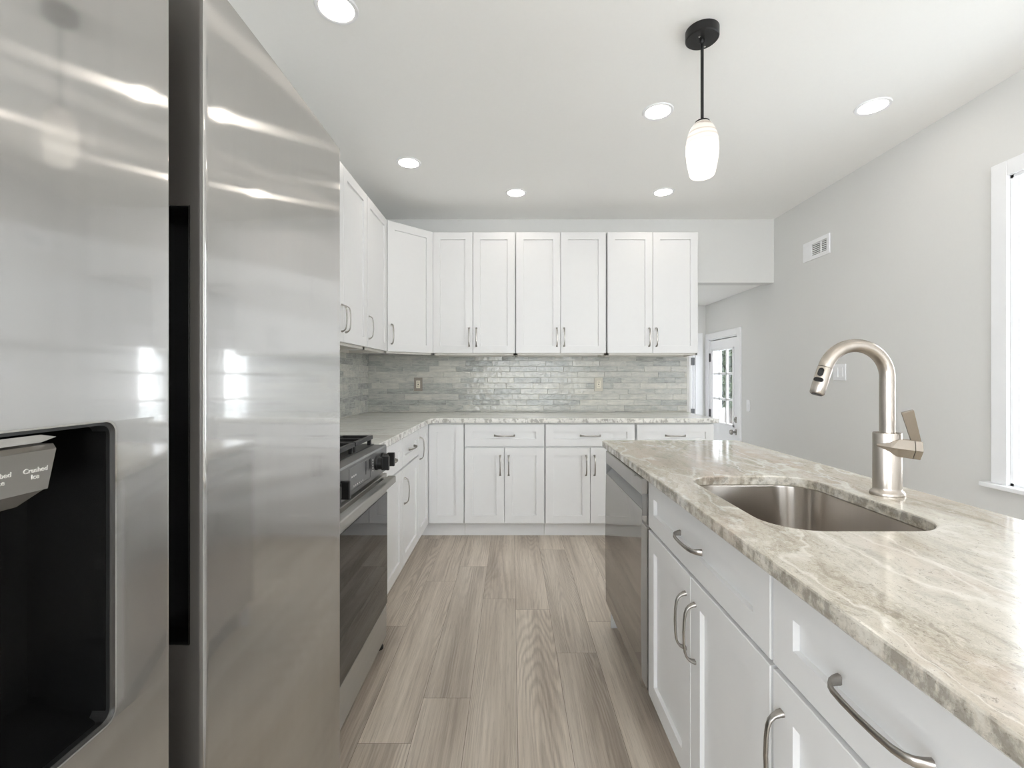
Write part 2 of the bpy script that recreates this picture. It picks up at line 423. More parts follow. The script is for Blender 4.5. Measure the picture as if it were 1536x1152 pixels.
# ------------------------------------------------------------------ structure
bm = bm_new(); lay = bm.faces.layers.float.new('pid')
PW = 0.178; X0 = 0.019; g = 0.0007
joints = {-1: 2.54, -2: 1.753, -3: 2.755, -4: 2.26, 0: 2.42, 1: 2.04, 2: 2.30, -5: 3.0}
pids = {}
i0 = math.floor((XL-0.02-X0)/PW); i1 = math.ceil((XR+0.02-X0)/PW)
for i in range(i0, i1):
    x0 = max(X0+i*PW, XL-0.02); x1 = min(X0+(i+1)*PW, XR+0.02)
    j = joints.get(i, random.uniform(1.8, 3.0)); y = j
    while y > YR: y -= 1.22
    k = 0
    while y < YB+0.13:
        y0 = max(y, YR-0.05); y1 = min(y+1.22, YB+0.13)
        if y1 > y0:
            f = bm.faces.new([bm.verts.new(p) for p in ((x0+g,y0+g,0),(x1-g,y0+g,0),(x1-g,y1-g,0),(x0+g,y1-g,0))])
            f[lay] = random.random()
        y += 1.22; k += 1
n_pl = len(bm.faces)
fs_before = set(bm.faces)
box(bm, XL-0.02, XR+0.02, YR-0.05, YB+0.13, -0.08, -0.0012, mat=1)
struct('floor', bm, [M['floor'], plain('plank_seam', lin((116,106,95)), 0.8)])

bm = bm_new(); box(bm, XL-0.15, XR+0.16, YR-0.15, YB+0.001, ZC, ZC+0.1); struct('ceiling', bm, M['ceil'])
LY0, LY1, LZ0, LZ1 = -3.1, -1.0, 0.4, 2.3
bm = bm_new(); box(bm, XL-0.15, XL, YR-0.15, LY0, 0, ZC); box(bm, XL-0.15, XL, LY1, YB+0.12, 0, ZC)
box(bm, XL-0.15, XL, LY0, LY1, 0, LZ0); box(bm, XL-0.15, XL, LY0, LY1, LZ1, ZC); struct('wall_left', bm, M['wall'])
bm = bm_new()
box(bm, XL, XE, YB, YB+0.12, 0, ZC); box(bm, XE, XR, YB, YB+0.12, 2.064, ZC)
bmesh.ops.remove_doubles(bm, verts=bm.verts, dist=1e-5)
struct('wall_back', bm, M['wall'])
# right wall with the window and the hall door cut out of it
WY0, WY1, WZ0, WZ1 = 1.25, 2.150, 0.715, 2.165
DY0, DY1, DZ1 = 4.735, 5.435, 1.665
bm = bm_new()
ys = [YR, WY0, WY1, YB+0.12, DY0, DY1, YH+0.12]
box(bm, XR, XR+0.14, YR, WY0, ZL, ZC); box(bm, XR, XR+0.14, WY0, WY1, ZL, WZ0); box(bm, XR, XR+0.14, WY0, WY1, WZ1, ZC)
box(bm, XR, XR+0.14, WY1, DY0, ZL, ZC); box(bm, XR, XR+0.14, DY0, DY1, DZ1, ZC); box(bm, XR, XR+0.14, DY1, YH+0.12, ZL, ZC)
struct('wall_right', bm, M['wall'])
# rear wall with a wide window added behind the camera for daylight
RX0, RX1, RZ0, RZ1 = -0.55, 1.55, 0.3, 2.4
bm = bm_new()
box(bm, XL, RX0, YR-0.14, YR, 0, ZC); box(bm, RX1, XR, YR-0.14, YR, 0, ZC)
box(bm, RX0, RX1, YR-0.14, YR, 0, RZ0); box(bm, RX0, RX1, YR-0.14, YR, RZ1, ZC)
struct('wall_rear', bm, M['wall'])
# lower hall beyond the opening
bm = bm_new(); box(bm, 0.9, XR, YB+0.12, YH+0.1, ZL-0.05, ZL); struct('floor_hall', bm, plain('hall_floor', lin((170,158,145)), 0.5))
bm = bm_new(); box(bm, 0.9, XR, YB+0.12, YH+0.1, 2.085, 2.18); struct('ceiling_hall', bm, M['ceil'])
bm = bm_new(); box(bm, 0.8, 0.9, YB+0.12, YH+0.1, ZL, 2.18); struct('wall_hall_left', bm, M['wall'])
bm = bm_new(); box(bm, XE, XR, YB+0.10, YB+0.13, ZL, 0.0); struct('trim_3', bm, M['trim'])
D2X0, D2X1 = 1.50, 2.20
bm = bm_new()
box(bm, 0.9, D2X0, YH, YH+0.1, ZL, 2.18); box(bm, D2X1, XR, YH, YH+0.1, ZL, 2.18); box(bm, D2X0, D2X1, YH, YH+0.1, DZ1, 2.18)
struct('wall_far', bm, M['wall'])

def baseboard(name, x0, x1, y0, y1, z0=0.0):
    bm = bm_new(); box(bm, x0, x1, y0, y1, z0, z0+0.10, 0.003); struct(name, bm, M['trim'])
baseboard('baseboard_right', XR-0.014, XR, YR, YB+0.1)
baseboard('baseboard_rear', XL, XR-0.014, YR, YR+0.014)
baseboard('baseboard_left', XL, XL+0.014, YR+0.014, 0.1)

# window in the right wall
def casing(bm, plane, a0, a1, z0, z1, w, t, axis, bottom=False):
    """flat casing round an opening; plane: wall surface, t: how far it stands off (sign = direction)"""
    def b(p0, p1, q0, q1):
        lo, hi = sorted((plane, plane+t))
        if axis == 'x': box(bm, lo, hi, p0, p1, q0, q1, 0.003)
        else: box(bm, p0, p1, lo, hi, q0, q1, 0.003)
    b(a0-w, a0, z0, z1+w); b(a1, a1+w, z0, z1+w); b(a0, a1, z1, z1+w)
    if bottom: b(a0-w, a1+w, z0-w, z0)
bm = bm_new()
casing(bm, XR, WY0, WY1, WZ0, WZ1, 0.072, -0.018, 'x')
# jamb liners
t_ = 0.014
box(bm, XR, XR+0.14, WY1-t_, WY1, WZ0, WZ1); box(bm, XR, XR+0.14, WY0, WY0+t_, WZ0, WZ1)
box(bm, XR, XR+0.14, WY0, WY1, WZ1-t_, WZ1); box(bm, XR, XR+0.14, WY0, WY1, WZ0, WZ0+0.012)
w1 = struct('window_1', bm, M['trim'])
bm = bm_new(); box(bm, XR-0.045, XR+0.05, WY0-0.105, WY1+0.105, WZ0-0.022, WZ0+0.0, 0.004)
obj('window_sill', bm, M['trim'], w1)
bm = bm_new(); fx = XR+0.022
for a, b_, c_, d_ in ((WY0+t_, WY0+t_+0.012, WZ0+.012, WZ1-t_), (WY1-t_-0.006, WY1-t_, WZ0+.012, WZ1-t_), (WY0+t_+.04, WY1-t_-.04, WZ0+.012, WZ0+0.07),
                      (WY0+t_+.04, WY1-t_-.04, WZ1-t_-0.04, WZ1-t_), (WY0+t_+.04, WY1-t_-.04, 1.42, 1.46)):
    box(bm, fx, fx+0.03, a, b_, c_, d_, 0.003)
obj('window_sash', bm, M['trim'], w1)
bm = bm_new(); box(bm, fx+0.012, fx+0.016, WY0+.05, WY1-.05, WZ0+.06, WZ1-.05); obj('window_pane', bm, M['glass'], w1)

# rear window, unseen, added to light the room
bm = bm_new(); casing(bm, YR, RX0, RX1, RZ0, RZ1, 0.072, 0.018, 'y', True); w2 = struct('added_window_rear', bm, M['trim'])
bm = bm_new()
for xx in (RX0, (RX0*2+RX1)/3-.02, (RX0+RX1*2)/3-.02, RX1-0.05): box(bm, xx, xx+0.05, YR-0.09, YR-0.05, RZ0, RZ1)
box(bm, RX0, RX1, YR-0.09, YR-0.05, RZ0, RZ0+0.05); box(bm, RX0, RX1, YR-0.09, YR-0.05, RZ1-0.05, RZ1)
obj('window_sash', bm, M['trim'], w2)
bm = bm_new(); box(bm, RX0+.02, RX1-.02, YR-0.072, YR-0.068, RZ0+.02, RZ1-.02); obj('window_pane', bm, M['glass'], w2)

# left window, added unseen behind the camera to light the island fronts
bm = bm_new(); casing(bm, XL, LY0, LY1, LZ0, LZ1, 0.072, 0.018, 'x', True); w3 = struct('added_window_left', bm, M['trim'])
bm = bm_new()
for yy in (LY0, (LY0+LY1)/2-.025, LY1-0.05): box(bm, XL-0.09, XL-0.05, yy, yy+0.05, LZ0, LZ1)
box(bm, XL-0.09, XL-0.05, LY0, LY1, LZ0, LZ0+0.05); box(bm, XL-0.09, XL-0.05, LY0, LY1, LZ1-0.05, LZ1)
obj('window_sash', bm, M['trim'], w3)
bm = bm_new(); box(bm, XL-0.072, XL-0.068, LY0+.02, LY1-.02, LZ0+.02, LZ1-.02); obj('window_pane', bm, M['glass'], w3)

# glazed door in the hall's right wall
bm = bm_new(); casing(bm, XR, DY0, DY1, ZL, DZ1, 0.070, -0.018, 'x')
box(bm, XR, XR+0.14, DY0, DY0+0.016, ZL, DZ1); box(bm, XR, XR+0.14, DY1-0.016, DY1, ZL, DZ1); box(bm, XR, XR+0.14, DY0, DY1, DZ1-0.012, DZ1)
d1 = struct('door_1', bm, M['trim'])
GY0, GY1, GZ0, GZ1 = 4.835, 5.345, 0.70, 1.545
lx0, lx1 = XR+0.004, XR+0.044
bm = bm_new()
a0, a1 = DY0+0.019, DY1-0.019
box(bm, lx0, lx1, a0, GY0, ZL+.01, DZ1-.020); box(bm, lx0, lx1, GY1, a1, ZL+.01, DZ1-.020)
box(bm, lx0, lx1, GY0, GY1, ZL+.01, GZ0); box(bm, lx0, lx1, GY0, GY1, GZ1, DZ1-.020)
leaf = obj('door_leaf', bm, M['trim'], d1)
bm = bm_new(); box(bm, lx1+.0005, lx1+.012, DY0+.012, DY1-.012, DZ1-.034, DZ1-.010); box(bm, lx1+.0005, lx1+.012, DY0+.012, DY0+.034, ZL+.01, DZ1-.034); box(bm, lx1+.0005, lx1+.012, DY1-.034, DY1-.012, ZL+.01, DZ1-.034)
obj('leak_strip', bm, M['black'], d1)  # black strip added behind the leaf to block light leaking round it
bm = bm_new(); e = 0.022
for (p0, p1, q0, q1) in ((GY0, GY0+e, GZ0, GZ1), (GY1-e, GY1, GZ0, GZ1), (GY0, GY1, GZ0, GZ0+e), (GY0, GY1, GZ1-e, GZ1)):
    box(bm, lx0-0.010, lx0+0.02, p0, p1, q0, q1, 0.003)
mw = 0.026
for k in (1, 2):
    yy = GY0+(GY1-GY0)*k/3; zz = GZ0+(GZ1-GZ0)*k/3
    box(bm, lx0-0.004, lx0+0.014, yy-mw/2, yy+mw/2, GZ0, GZ1, 0.003); box(bm, lx0-0.004, lx0+0.014, GY0, GY1, zz-mw/2, zz+mw/2, 0.003)
obj('muntin_grid', bm, M['trim'], leaf)
bm = bm_new(); box(bm, lx0+0.016, lx0+0.02, GY0+.01, GY1-.01, GZ0+.01, GZ1-.01); obj('door_pane', bm, M['glass'], leaf)
for z, nm in ((0.652, 'door_knob'), (0.778, 'deadbolt')):
    bm = bm_new(); R_ = Matrix.Translation((lx0, 4.785, z)) @ Matrix.Rotation(-PI/2, 4, 'Y')
    if nm == 'door_knob': lathe(bm, [(0.030,0),(0.030,0.008),(0.012,0.012),(0.011,0.035),(0.026,0.045),(0.028,0.055),(0.022,0.066),(0,0.068)], 24, R_)
    else: lathe(bm, [(0.030,0),(0.028,0.012),(0.012,0.014),(0.011,0.022),(0,0.023)], 24, R_)
    obj(nm, bm, M['pull'], leaf, smooth=True)
for z in (1.453, 0.80, 0.0):
    bm = bm_new(); box(bm, XR-0.004, XR+0.004, DY1-0.034, DY1-0.008, z-0.048, z+0.048)
    lathe(bm, [(0.006,-0.05),(0.006,0.05)], 10, Matrix.Translation((XR-0.004, DY1-0.019, z))); obj('hinge', bm, M['hinge'], d1)
# white panel door in the hall's far wall
bm = bm_new(); casing(bm, YH, D2X0, D2X1, ZL, DZ1, 0.085, -0.018, 'y')
box(bm, D2X1-0.018, D2X1, YH, YH+0.1, ZL, DZ1); box(bm, D2X0, D2X0+0.018, YH, YH+0.1, ZL, DZ1); box(bm, D2X0, D2X1, YH, YH+0.1, DZ1-.015, DZ1)
d2 = struct('door_2', bm, M['trim'])
bm = bm_new(); box(bm, D2X0+.02, D2X1-.022, YH+.015, YH+.055, ZL+.01, DZ1-.02, 0.002)
for q0, q1 in ((ZL+.2, 0.45), (0.6, DZ1-.15)):
    for p0, p1 in ((D2X0+.12, (D2X0+D2X1)/2-.05), ((D2X0+D2X1)/2+.05, D2X1-.12)): box(bm, p0, p1, YH+.008, YH+.016, q0, q1, 0.004)
l2 = obj('door_leaf', bm, M['trim'], d2)
bm = bm_new(); lathe(bm, [(0.028,0),(0.028,0.008),(0.012,0.012),(0.011,0.035),(0.026,0.045),(0.022,0.062),(0,0.064)], 20, Matrix.Translation((D2X0+.09, YH+.015, 0.65)) @ Matrix.Rotation(PI/2, 4, 'X'))
obj('door_knob', bm, M['pull'], l2, smooth=True)
for z in (1.413, 0.80, 0.0):
    bm = bm_new(); box(bm, D2X1-.045, D2X1-.005, YH-0.003, YH+0.012, z-0.045, z+0.045); obj('hinge', bm, M['hinge'], d2)
# painted corner trim where the kitchen wall ends at the opening
bm = bm_new(); box(bm, XE, XE+0.016, YB-0.002, YB+0.122, 0, 2.062, 0.002); struct('trim_1', bm, M['trim'])

# outside the glazed door
bm = bm_new(); box(bm, XR+0.2, 26, -14, 32, ZL-0.25, ZL-0.2)
tag(obj('yard', bm, M['ground']), 'pale outdoor ground beyond the glazed door', 'ground')['kind'] = 'structure'
def tree(name, x, y, hgt, r, label):
    t = thing(name, label, 'tree', (x, y, ZL-0.2))
    bm = bm_new(); tube(bm, [(0,0,0),(0.03,0.02,hgt*0.3),(-0.04,0.03,hgt*0.6),(0.02,0,hgt*0.9)], [0.11,0.09,0.07,0.03], 10)
    for k in range(7):
        a = random.uniform(0, 2*PI); z = hgt*random.uniform(0.35, 0.8)
        tube(bm, [(0,0,z),(math.cos(a)*r*.4, math.sin(a)*r*.4, z+.25),(math.cos(a)*r*.8, math.sin(a)*r*.8, z+.4)], [0.035,0.022,0.008], 6)
    obj('trunk', bm, M['bark'], t, smooth=True)
    bm = bm_new()
    for k in range(7000):
        a = random.uniform(0, 2*PI); rr = r*math.sqrt(random.random()); z = hgt*0.25+hgt*0.75*random.random()
        sc = 1-0.4*abs((z/hgt)-0.6); c = Vector((math.cos(a)*rr*sc, math.sin(a)*rr*sc, z))
        d = Vector((random.uniform(-1,1), random.uniform(-1,1), random.uniform(-1,1))).normalized(); e_ = d.orthogonal().normalized()
        l = random.uniform(0.05, 0.12)
        vs = [bm.verts.new(c+d*l), bm.verts.new(c+e_*l*.45), bm.verts.new(c-d*l), bm.verts.new(c-e_*l*.45)]
        bm.faces.new(vs)
    obj('foliage', bm, M['leaf'], t)
tree('garden_tree', 5.36, 11.4, 4.2, 0.50, 'slim leafy tree seen through the right column of the glazed door')
tree('garden_tree', 6.6, 15.0, 5.0, 0.75, 'leafy tree farther off behind the porch post outside the glazed door')
bm = bm_new(); box(bm, 4.04, 4.16, 9.2, 9.32, ZL-.2, 3.0, 0.004); box(bm, 4.01, 4.19, 9.17, 9.35, ZL-.2, ZL, 0.004)
tag(obj('porch_post', bm, M['trim']), 'white square porch post outside the glazed door', 'post')

# ------------------------------------------------------------------ tiled backsplash
def tiles(name, u0, u1, z0, z1, M_, label):
    """tiles in local (u, z), thickness toward -y local; M_ places them"""
    bm = bm_new(); lay = bm.faces.layers.float.new('pid')
    th, tl, gr = 0.0497, 0.238, 0.0022
    rows = []
    z = z1; r = 0
    rnd = random.Random(11)
    box(bm, u0, u1, -0.006, 0.0, z0, z1, mat=1)
    offs = [0, .36, .7, .18, .55, .85, .3, .62, .08, .45, .78]
    while z > z0+0.003:
        zb = max(z-th, z0); u = u0 - tl*offs[r % len(offs)]
        while u < u1:
            a = max(u, u0)+gr/2; b = min(u+tl, u1)-gr/2
            if b-a > 0.006:
                n0 = len(bm.faces)
                d = rnd.uniform(0.0, 0.0012); ta = rnd.uniform(-0.0008, 0.0008); tb = rnd.uniform(-0.0008, 0.0008)
                pid = rnd.random(); yo = -0.0082-d; e = 0.002
                o4 = [(a, zb+gr/2), (b, zb+gr/2), (b, z-gr/2), (a, z-gr/2)]
                i4 = [(a+e, zb+gr/2+e), (b-e, zb+gr/2+e), (b-e, z-gr/2-e), (a+e, z-gr/2-e)]
                t4 = [ta, tb, -ta, -tb]
                A = [bm.verts.new((p, -0.005, q)) for p, q in o4]; B_ = [bm.verts.new((p, yo+0.0014, q)) for p, q in o4]
                D_ = [bm.verts.new((p, yo+t4[k], q)) for k, (p, q) in enumerate(i4)]
                fl = [bm.faces.new(D_)]
                for k in range(4):
                    fl.append(bm.faces.new((A[k], A[(k+1)%4], B_[(k+1)%4], B_[k])))
                    fl.append(bm.faces.new((B_[k], B_[(k+1)%4], D_[(k+1)%4], D_[k])))
                for f in fl: f[lay] = pid
            u += tl
        z -= th; r += 1
    bm.transform(M_)
    return tag(obj(name, bm, [M['tile'], M['grout']]), label, 'backsplash')
tiles('tile_backsplash', XL, 1.553, TOP, 1.42, Matrix.Translation((0, YB-.001, 0)), 'grey glazed brick tile backsplash on the back wall behind both outlets')
tiles('tile_backsplash', 1.14, YB-0.012, TOP, 1.42, Matrix.Translation((XL, 0, 0)) @ Matrix.Rotation(PI/2, 4, 'Z'), 'grey glazed brick tile backsplash on the left wall behind the range')

# ------------------------------------------------------------------ cabinets
def door_bm(w, h, t=0.02, rail=0.060, dep=0.011, gap=0.0015):
    """shaker front, local: x 0..w, front at y = -t, back at y = 0, z 0..h"""
    bm = bm_new(); x0, x1, z0, z1 = gap, w-gap, gap, h-gap
    r = min(rail, (z1-z0)*0.34)
    e = 0.0016; s = 0.0012
    loops = [
        [(x0, 0, z0), (x1, 0, z0), (x1, 0, z1), (x0, 0, z1)],
        [(x0, -t+e, z0), (x1, -t+e, z0), (x1, -t+e, z1), (x0, -t+e, z1)],
        [(x0+e, -t, z0+e), (x1-e, -t, z0+e), (x1-e, -t, z1-e), (x0+e, -t, z1-e)],
        [(x0+rail, -t, z0+r), (x1-rail, -t, z0+r), (x1-rail, -t, z1-r), (x0+rail, -t, z1-r)],
        [(x0+rail+s, -t+dep, z0+r+s), (x1-rail-s, -t+dep, z0+r+s), (x1-rail-s, -t+dep, z1-r-s), (x0+rail+s, -t+dep, z1-r-s)],
    ]
    V = [[bm.verts.new(p) for p in l] for l in loops]
    for a, b in zip(V, V[1:]):
        for i in range(4): bm.faces.new((a[i], a[(i+1)%4], b[(i+1)%4], b[i]))
    bm.faces.new(V[-1]); bm.faces.new(V[0][::-1])
    return bm

def pull_bm(L=0.150):
    """arched bar pull along local z, standing off toward -y, centred on the origin"""
    bm = bm_new(); h = L/2; o = 0.030
    half = [(-h, 0.0), (-h+0.002, 0.008), (-h+0.006, 0.016), (-h+0.013, 0.0225), (-h+0.024, 0.0265), (-h+0.045, 0.029), (0, o)]
    wid = [0.016, 0.0145, 0.012, 0.0105, 0.0098, 0.0095, 0.0092]; thk = [0.010, 0.008, 0.0062, 0.0055, 0.005, 0.0048, 0.0048]
    pts = half + [(-z, y) for z, y in half[-2::-1]]; wid = wid + wid[-2::-1]; thk = thk + thk[-2::-1]
    sweep(bm, [(0, -y, z) for z, y in pts], (1, 0, 0), wid, thk)
    return bm
PULL = None
def pull(parent, x, z, y=-0.020, horiz=False, label=None, Mx=None):
    """a handle parented to its door or drawer (all in the root's local frame)"""
    global PULL
    if PULL is None:
        b = pull_bm(); PULL = bpy.data.meshes.new('handle'); b.to_mesh(PULL); b.free()
        PULL.materials.append(M['pull']); PULL.polygons.foreach_set('use_smooth', [True]*len(PULL.polygons)); PULL.set_sharp_from_angle(angle=math.radians(50))
    o = bpy.data.objects.new('handle', PULL); C.objects.link(o); o.parent = parent
    m = Matrix.Translation((x, y, z))
    if horiz: m = m @ Matrix.Rotation(PI/2, 4, 'Y')
    if Mx is not None: m = Mx @ m
    o.matrix_basis = m
    return o

def front(name, root, x0, x1, z0, z1, handle=None, Mx=None):
    bm = door_bm(x1-x0, z1-z0); m = Matrix.Translation((x0, 0, z0))
    if Mx is not None: m = Mx @ m
    bm.transform(m); d = obj(name, bm, M['cab'], root)
    if handle: pull(d, handle[0], handle[1], horiz=handle[2], Mx=Mx)
    return d

ZB, ZD = 0.114, 0.694          # bottom of the doors, gap between doors and drawer
def base_cabinet(label, w, loc, rz, doors, drawer=True, depth=0.575, hidden_sides=True, ztop=0.868, drawer_handle=True, group=None, toe=0.055):
    """doors: list of (x0, x1, handle side 'l'/'r')"""
    t = thing('base_cabinet', label, 'cabinet', loc, rz, group)
    bm = bm_new(); zt_ = TOP-SLAB-0.008
    box(bm, 0.0005, 0.018, 0.0005, depth, ZB-0.008, zt_); box(bm, w-0.018, w-0.0005, 0.0005, depth, ZB-0.008, zt_)
    box(bm, 0.018, w-0.018, 0.0005, depth, ZB-0.008, ZB+0.010); box(bm, 0.018, w-0.018, depth-0.010, depth, ZB+0.010, zt_)
    box(bm, 0.018, w-0.018, 0.0005, 0.019, zt_-0.035, zt_); box(bm, 0.018, w-0.018, 0.0005, 0.019, ZD-0.02, ZD+0.02)
    obj('body', bm, M['cab'], t)
    bm = bm_new(); box(bm, 0, w, toe, toe+0.015, 0, ZB-0.008); obj('toe_kick', bm, M['cab'], t)
    zt = ZD-0.004 if drawer else ztop
    for (a, b, s) in doors:
        hx = (a+0.032) if s == 'l' else (b-0.032)
        front('door', t, a, b, ZB, zt, (hx, zt-0.135, False))
    if drawer: front('drawer', t, 0.003, w-0.003, ZD+0.004, ztop, (w/2, (ZD+ztop)/2, True))
    return t

# back run: front plane at Y = 3.485
YF = 3.505                          # carcass face; door faces stand 2 cm proud of it
base_cabinet('white base cabinet on the back wall with drawer and two doors, nearest the corner', 0.610, (-0.362, YF, 0), 0,
             [(0.003, 0.305, 'r'), (0.305, 0.607, 'l')])
base_cabinet('white base cabinet in the middle of the back wall, partly behind the island corner', 0.686, (0.2505, YF, 0), 0,
             [(0.003, 0.343, 'r'), (0.343, 0.683, 'l')])
base_cabinet('white base cabinet at the right end of the back counter, mostly hidden by the island', 0.590, (0.943, YF, 0), 0,
             [(0.003, 0.295, 'r'), (0.295, 0.587, 'l')])
# left run: door faces at X = -0.634
XF = -0.654
base_cabinet('white base cabinet between the range and the next drawer unit on the left wall', 0.545, (XF, 2.122, 0), PI/2,
             [(0.003, 0.542, 'l')])
base_cabinet('narrow white base cabinet on the left wall with drawer and one door beside the corner', 0.455, (XF, 2.669, 0), PI/2,
             [(0.003, 0.452, 'l')])
# corner unit with a folding pair of doors
t = thing('corner_cabinet', 'white corner base cabinet with tall folding doors where the two runs meet', 'cabinet', (XF, YF, 0))
bm = bm_new(); prism(bm, [(XL+.005, 3.126), (XF, 3.126), (XF, YF), (-0.364, YF), (-0.364, YB-.02), (XL+.005, YB-.02)], ZB-0.008, TOP-SLAB-0.008)
obj('body', bm, M['cab'], root=t, world=True)
bm = bm_new(); box(bm, XF-0.075, XF-0.06, 3.126, YF+0.06, 0, ZB-0.008); box(bm, XF-0.075, -0.364, YF+0.055, YF+0.07, 0, ZB-0.008); obj('toe_kick', bm, M['cab'], root=t, world=True)
ml = Matrix.Rotation(PI/2, 4, 'Z')
# left leaf (faces the room from the left wall), in the root frame x along Y
front('door', t, 3.128-YF, -0.022, ZB, 0.868, (3.160-YF, 0.735, False), Mx=ml)
bm = door_bm(0.266, 0.868-ZB); bm.transform(Matrix.Translation((0.022, 0, ZB))); obj('door', bm, M['cab'], t)

# upper cabinets
UZ0, UZ1 = 1.42, 2.419
def upper_cabinet(label, w, loc, rz, doors, depth=0.285, h=UZ1-UZ0, group=None):
    t = thing('wall_cabinet', label, 'cabinet', loc, rz, group)
    bm = bm_new()
    box(bm, 0.0005, w-0.0005, 0.0005, depth, 0.006, h)
    obj('body', bm, M['cab'], t)
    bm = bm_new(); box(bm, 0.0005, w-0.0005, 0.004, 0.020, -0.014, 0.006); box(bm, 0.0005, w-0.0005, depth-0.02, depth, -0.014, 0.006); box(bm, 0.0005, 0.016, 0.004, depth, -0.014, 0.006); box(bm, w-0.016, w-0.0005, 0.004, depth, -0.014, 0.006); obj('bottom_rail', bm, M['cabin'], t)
    for (a, b, s) in doors:
        hx = (a+0.030) if s == 'l' else (b-0.030)
        front('door', t, a, b, 0.0, h, (hx, 0.133, False))
    return t
YU = 3.81
upper_cabinet('white two-door wall cabinet on the back wall beside the angled corner cabinet', 0.684, (-0.657, YU, UZ0), 0, [(0.003, 0.334, 'r'), (0.334, 0.681, 'l')])
upper_cabinet('white two-door wall cabinet in the middle of the back wall', 0.748, (0.030, YU, UZ0), 0, [(0.003, 0.370, 'r'), (0.370, 0.745, 'l')])
upper_cabinet('white two-door wall cabinet at the right end of the back wall', 0.752, (0.785, YU, UZ0), 0, [(0.003, 0.375, 'r'), (0.375, 0.749, 'l')])
XU = -0.97
upper_cabinet('white single-door wall cabinet on the left wall next to the angled corner', 0.483, (XU, 3.021, UZ0), PI/2, [(0.003, 0.480, 'l')])
upper_cabinet('white two-door wall cabinet on the left wall partly hidden by the refrigerator', 0.846, (XU, 2.172, UZ0), PI/2, [(0.003, 0.423, 'r'), (0.423, 0.843, 'l')])
# angled corner wall cabinet
cx0, cy0 = XU+0.006, 3.507; cx1, cy1 = -0.660, YU-0.004
ang = math.atan2(cy1-cy0, cx1-cx0); cl = math.hypot(cx1-cx0, cy1-cy0)
t = thing('wall_cabinet', 'angled white corner wall cabinet with a single door and left-hand pull', 'cabinet', (cx0, cy0, UZ0), ang)
bm = bm_new(); prism(bm, [(XL+.005, cy0), (cx0, cy0), (cx1, cy1), (cx1, YB-.005), (XL+.005, YB-.005)], UZ0+.006, UZ1); obj('body', bm, M['cab'], root=t, world=True)
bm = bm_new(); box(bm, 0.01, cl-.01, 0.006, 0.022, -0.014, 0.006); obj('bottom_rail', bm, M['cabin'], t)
front('door', t, 0.006, cl-0.006, 0, UZ1-UZ0, (0.040, 0.133, False))

# ------------------------------------------------------------------ worktops
def slab(name, outer, hole, z0, z1, mat, label, e=0.004):
    """flat slab with eased edges; outer/hole are ccw point lists"""
    bm = bm_new()
    def inset(pts, d):
        n = len(pts); out = []
        for i in range(n):
            p0, p1, p2 = Vector(pts[i-1]), Vector(pts[i]), Vector(pts[(i+1) % n])
            a = (p1-p0).normalized(); b = (p2-p1).normalized()
            na = Vector((-a.y, a.x)); nb = Vector((-b.y, b.x)); m = (na+nb)
            m = m/ max(0.3, m.dot(na)) if m.length > 1e-6 else na
            out.append(tuple(p1+m*d))
        return out
    tops, bots = [], []
    for pts, sgn in ((outer, 1), (hole, -1)):
        if not pts: continue
        n = len(pts); rings = []
        for d, z in ((e, z0), (0, z0+e), (0, z1-e), (e*0.3, z1-e*0.3), (e, z1)):
            rings.append([bm.verts.new((x, y, z)) for x, y in inset(pts, d*sgn)])
        for a, b in zip(rings, rings[1:]):
            for i in range(n): bm.faces.new((a[i], a[(i+1)%n], b[(i+1)%n], b[i]))
        bots.append(rings[0]); tops.append(rings[-1])
    for grp in (tops, bots):
        es = []
        for ring in grp:
            for i in range(len(ring)): es.append(bm.edges.get((ring[i], ring[(i+1) % len(ring)])))
        bmesh.ops.triangle_fill(bm, use_beauty=True, use_dissolve=False, edges=es)
    bmesh.ops.recalc_face_normals(bm, faces=bm.faces)
    return tag(obj(name, bm, mat), label, 'worktop')

def rrect(x0, x1, y0, y1, r, n=8):
    rs = r if isinstance(r, (list, tuple)) else [r]*4
    pts = []
    for (cx, cy, a0, q) in ((x0, y0, PI, 0), (x1, y0, 1.5*PI, 1), (x1, y1, 0, 2), (x0, y1, PI/2, 3)):
        rr = rs[q]; ccx = cx + (rr if cx == x0 else -rr); ccy = cy + (rr if cy == y0 else -rr)
        for k in range(n+1):
            a = a0 + PI/2*k/n; pts.append((ccx+rr*math.cos(a), ccy+rr*math.sin(a)))
    return pts
SX0, SX1, SY0, SY1, SR = 0.538, 0.905, 0.924, 1.436, 0.095
slab('worktop', rrect(0.437, 1.105, -0.30, 2.255, [0.01, 0.01, 0.03, 0.03], 6), rrect(SX0, SX1, SY0, SY1, SR, 10), TOP-SLAB, TOP, M['granite'],
     'veined beige and grey stone worktop on the island with a sink cutout')
slab('worktop', [(XL+.002, 2.112), (-0.612, 2.112), (-0.612, 3.30), (-0.606, 3.42), (-0.58, 3.452), (-0.54, 3.458), (1.555, 3.458), (1.555, YB-.002), (XL+.002, YB-.002)][0:9], None, TOP-SLAB-0.006, TOP, M['granite2'],
     'veined pale stone worktop running along the back wall and round the corner to the range')
slab('worktop', [(XL+.002, 1.145), (-0.612, 1.145), (-0.612, 1.338), (XL+.002, 1.338)], None, TOP-SLAB-.006, TOP, M['granite2'],
     'short strip of pale stone worktop between the refrigerator and the range')
base_cabinet('narrow white base cabinet squeezed between refrigerator and range', 0.190, (XF, 1.146, 0), PI/2, [(0.003, 0.187, 'l')])

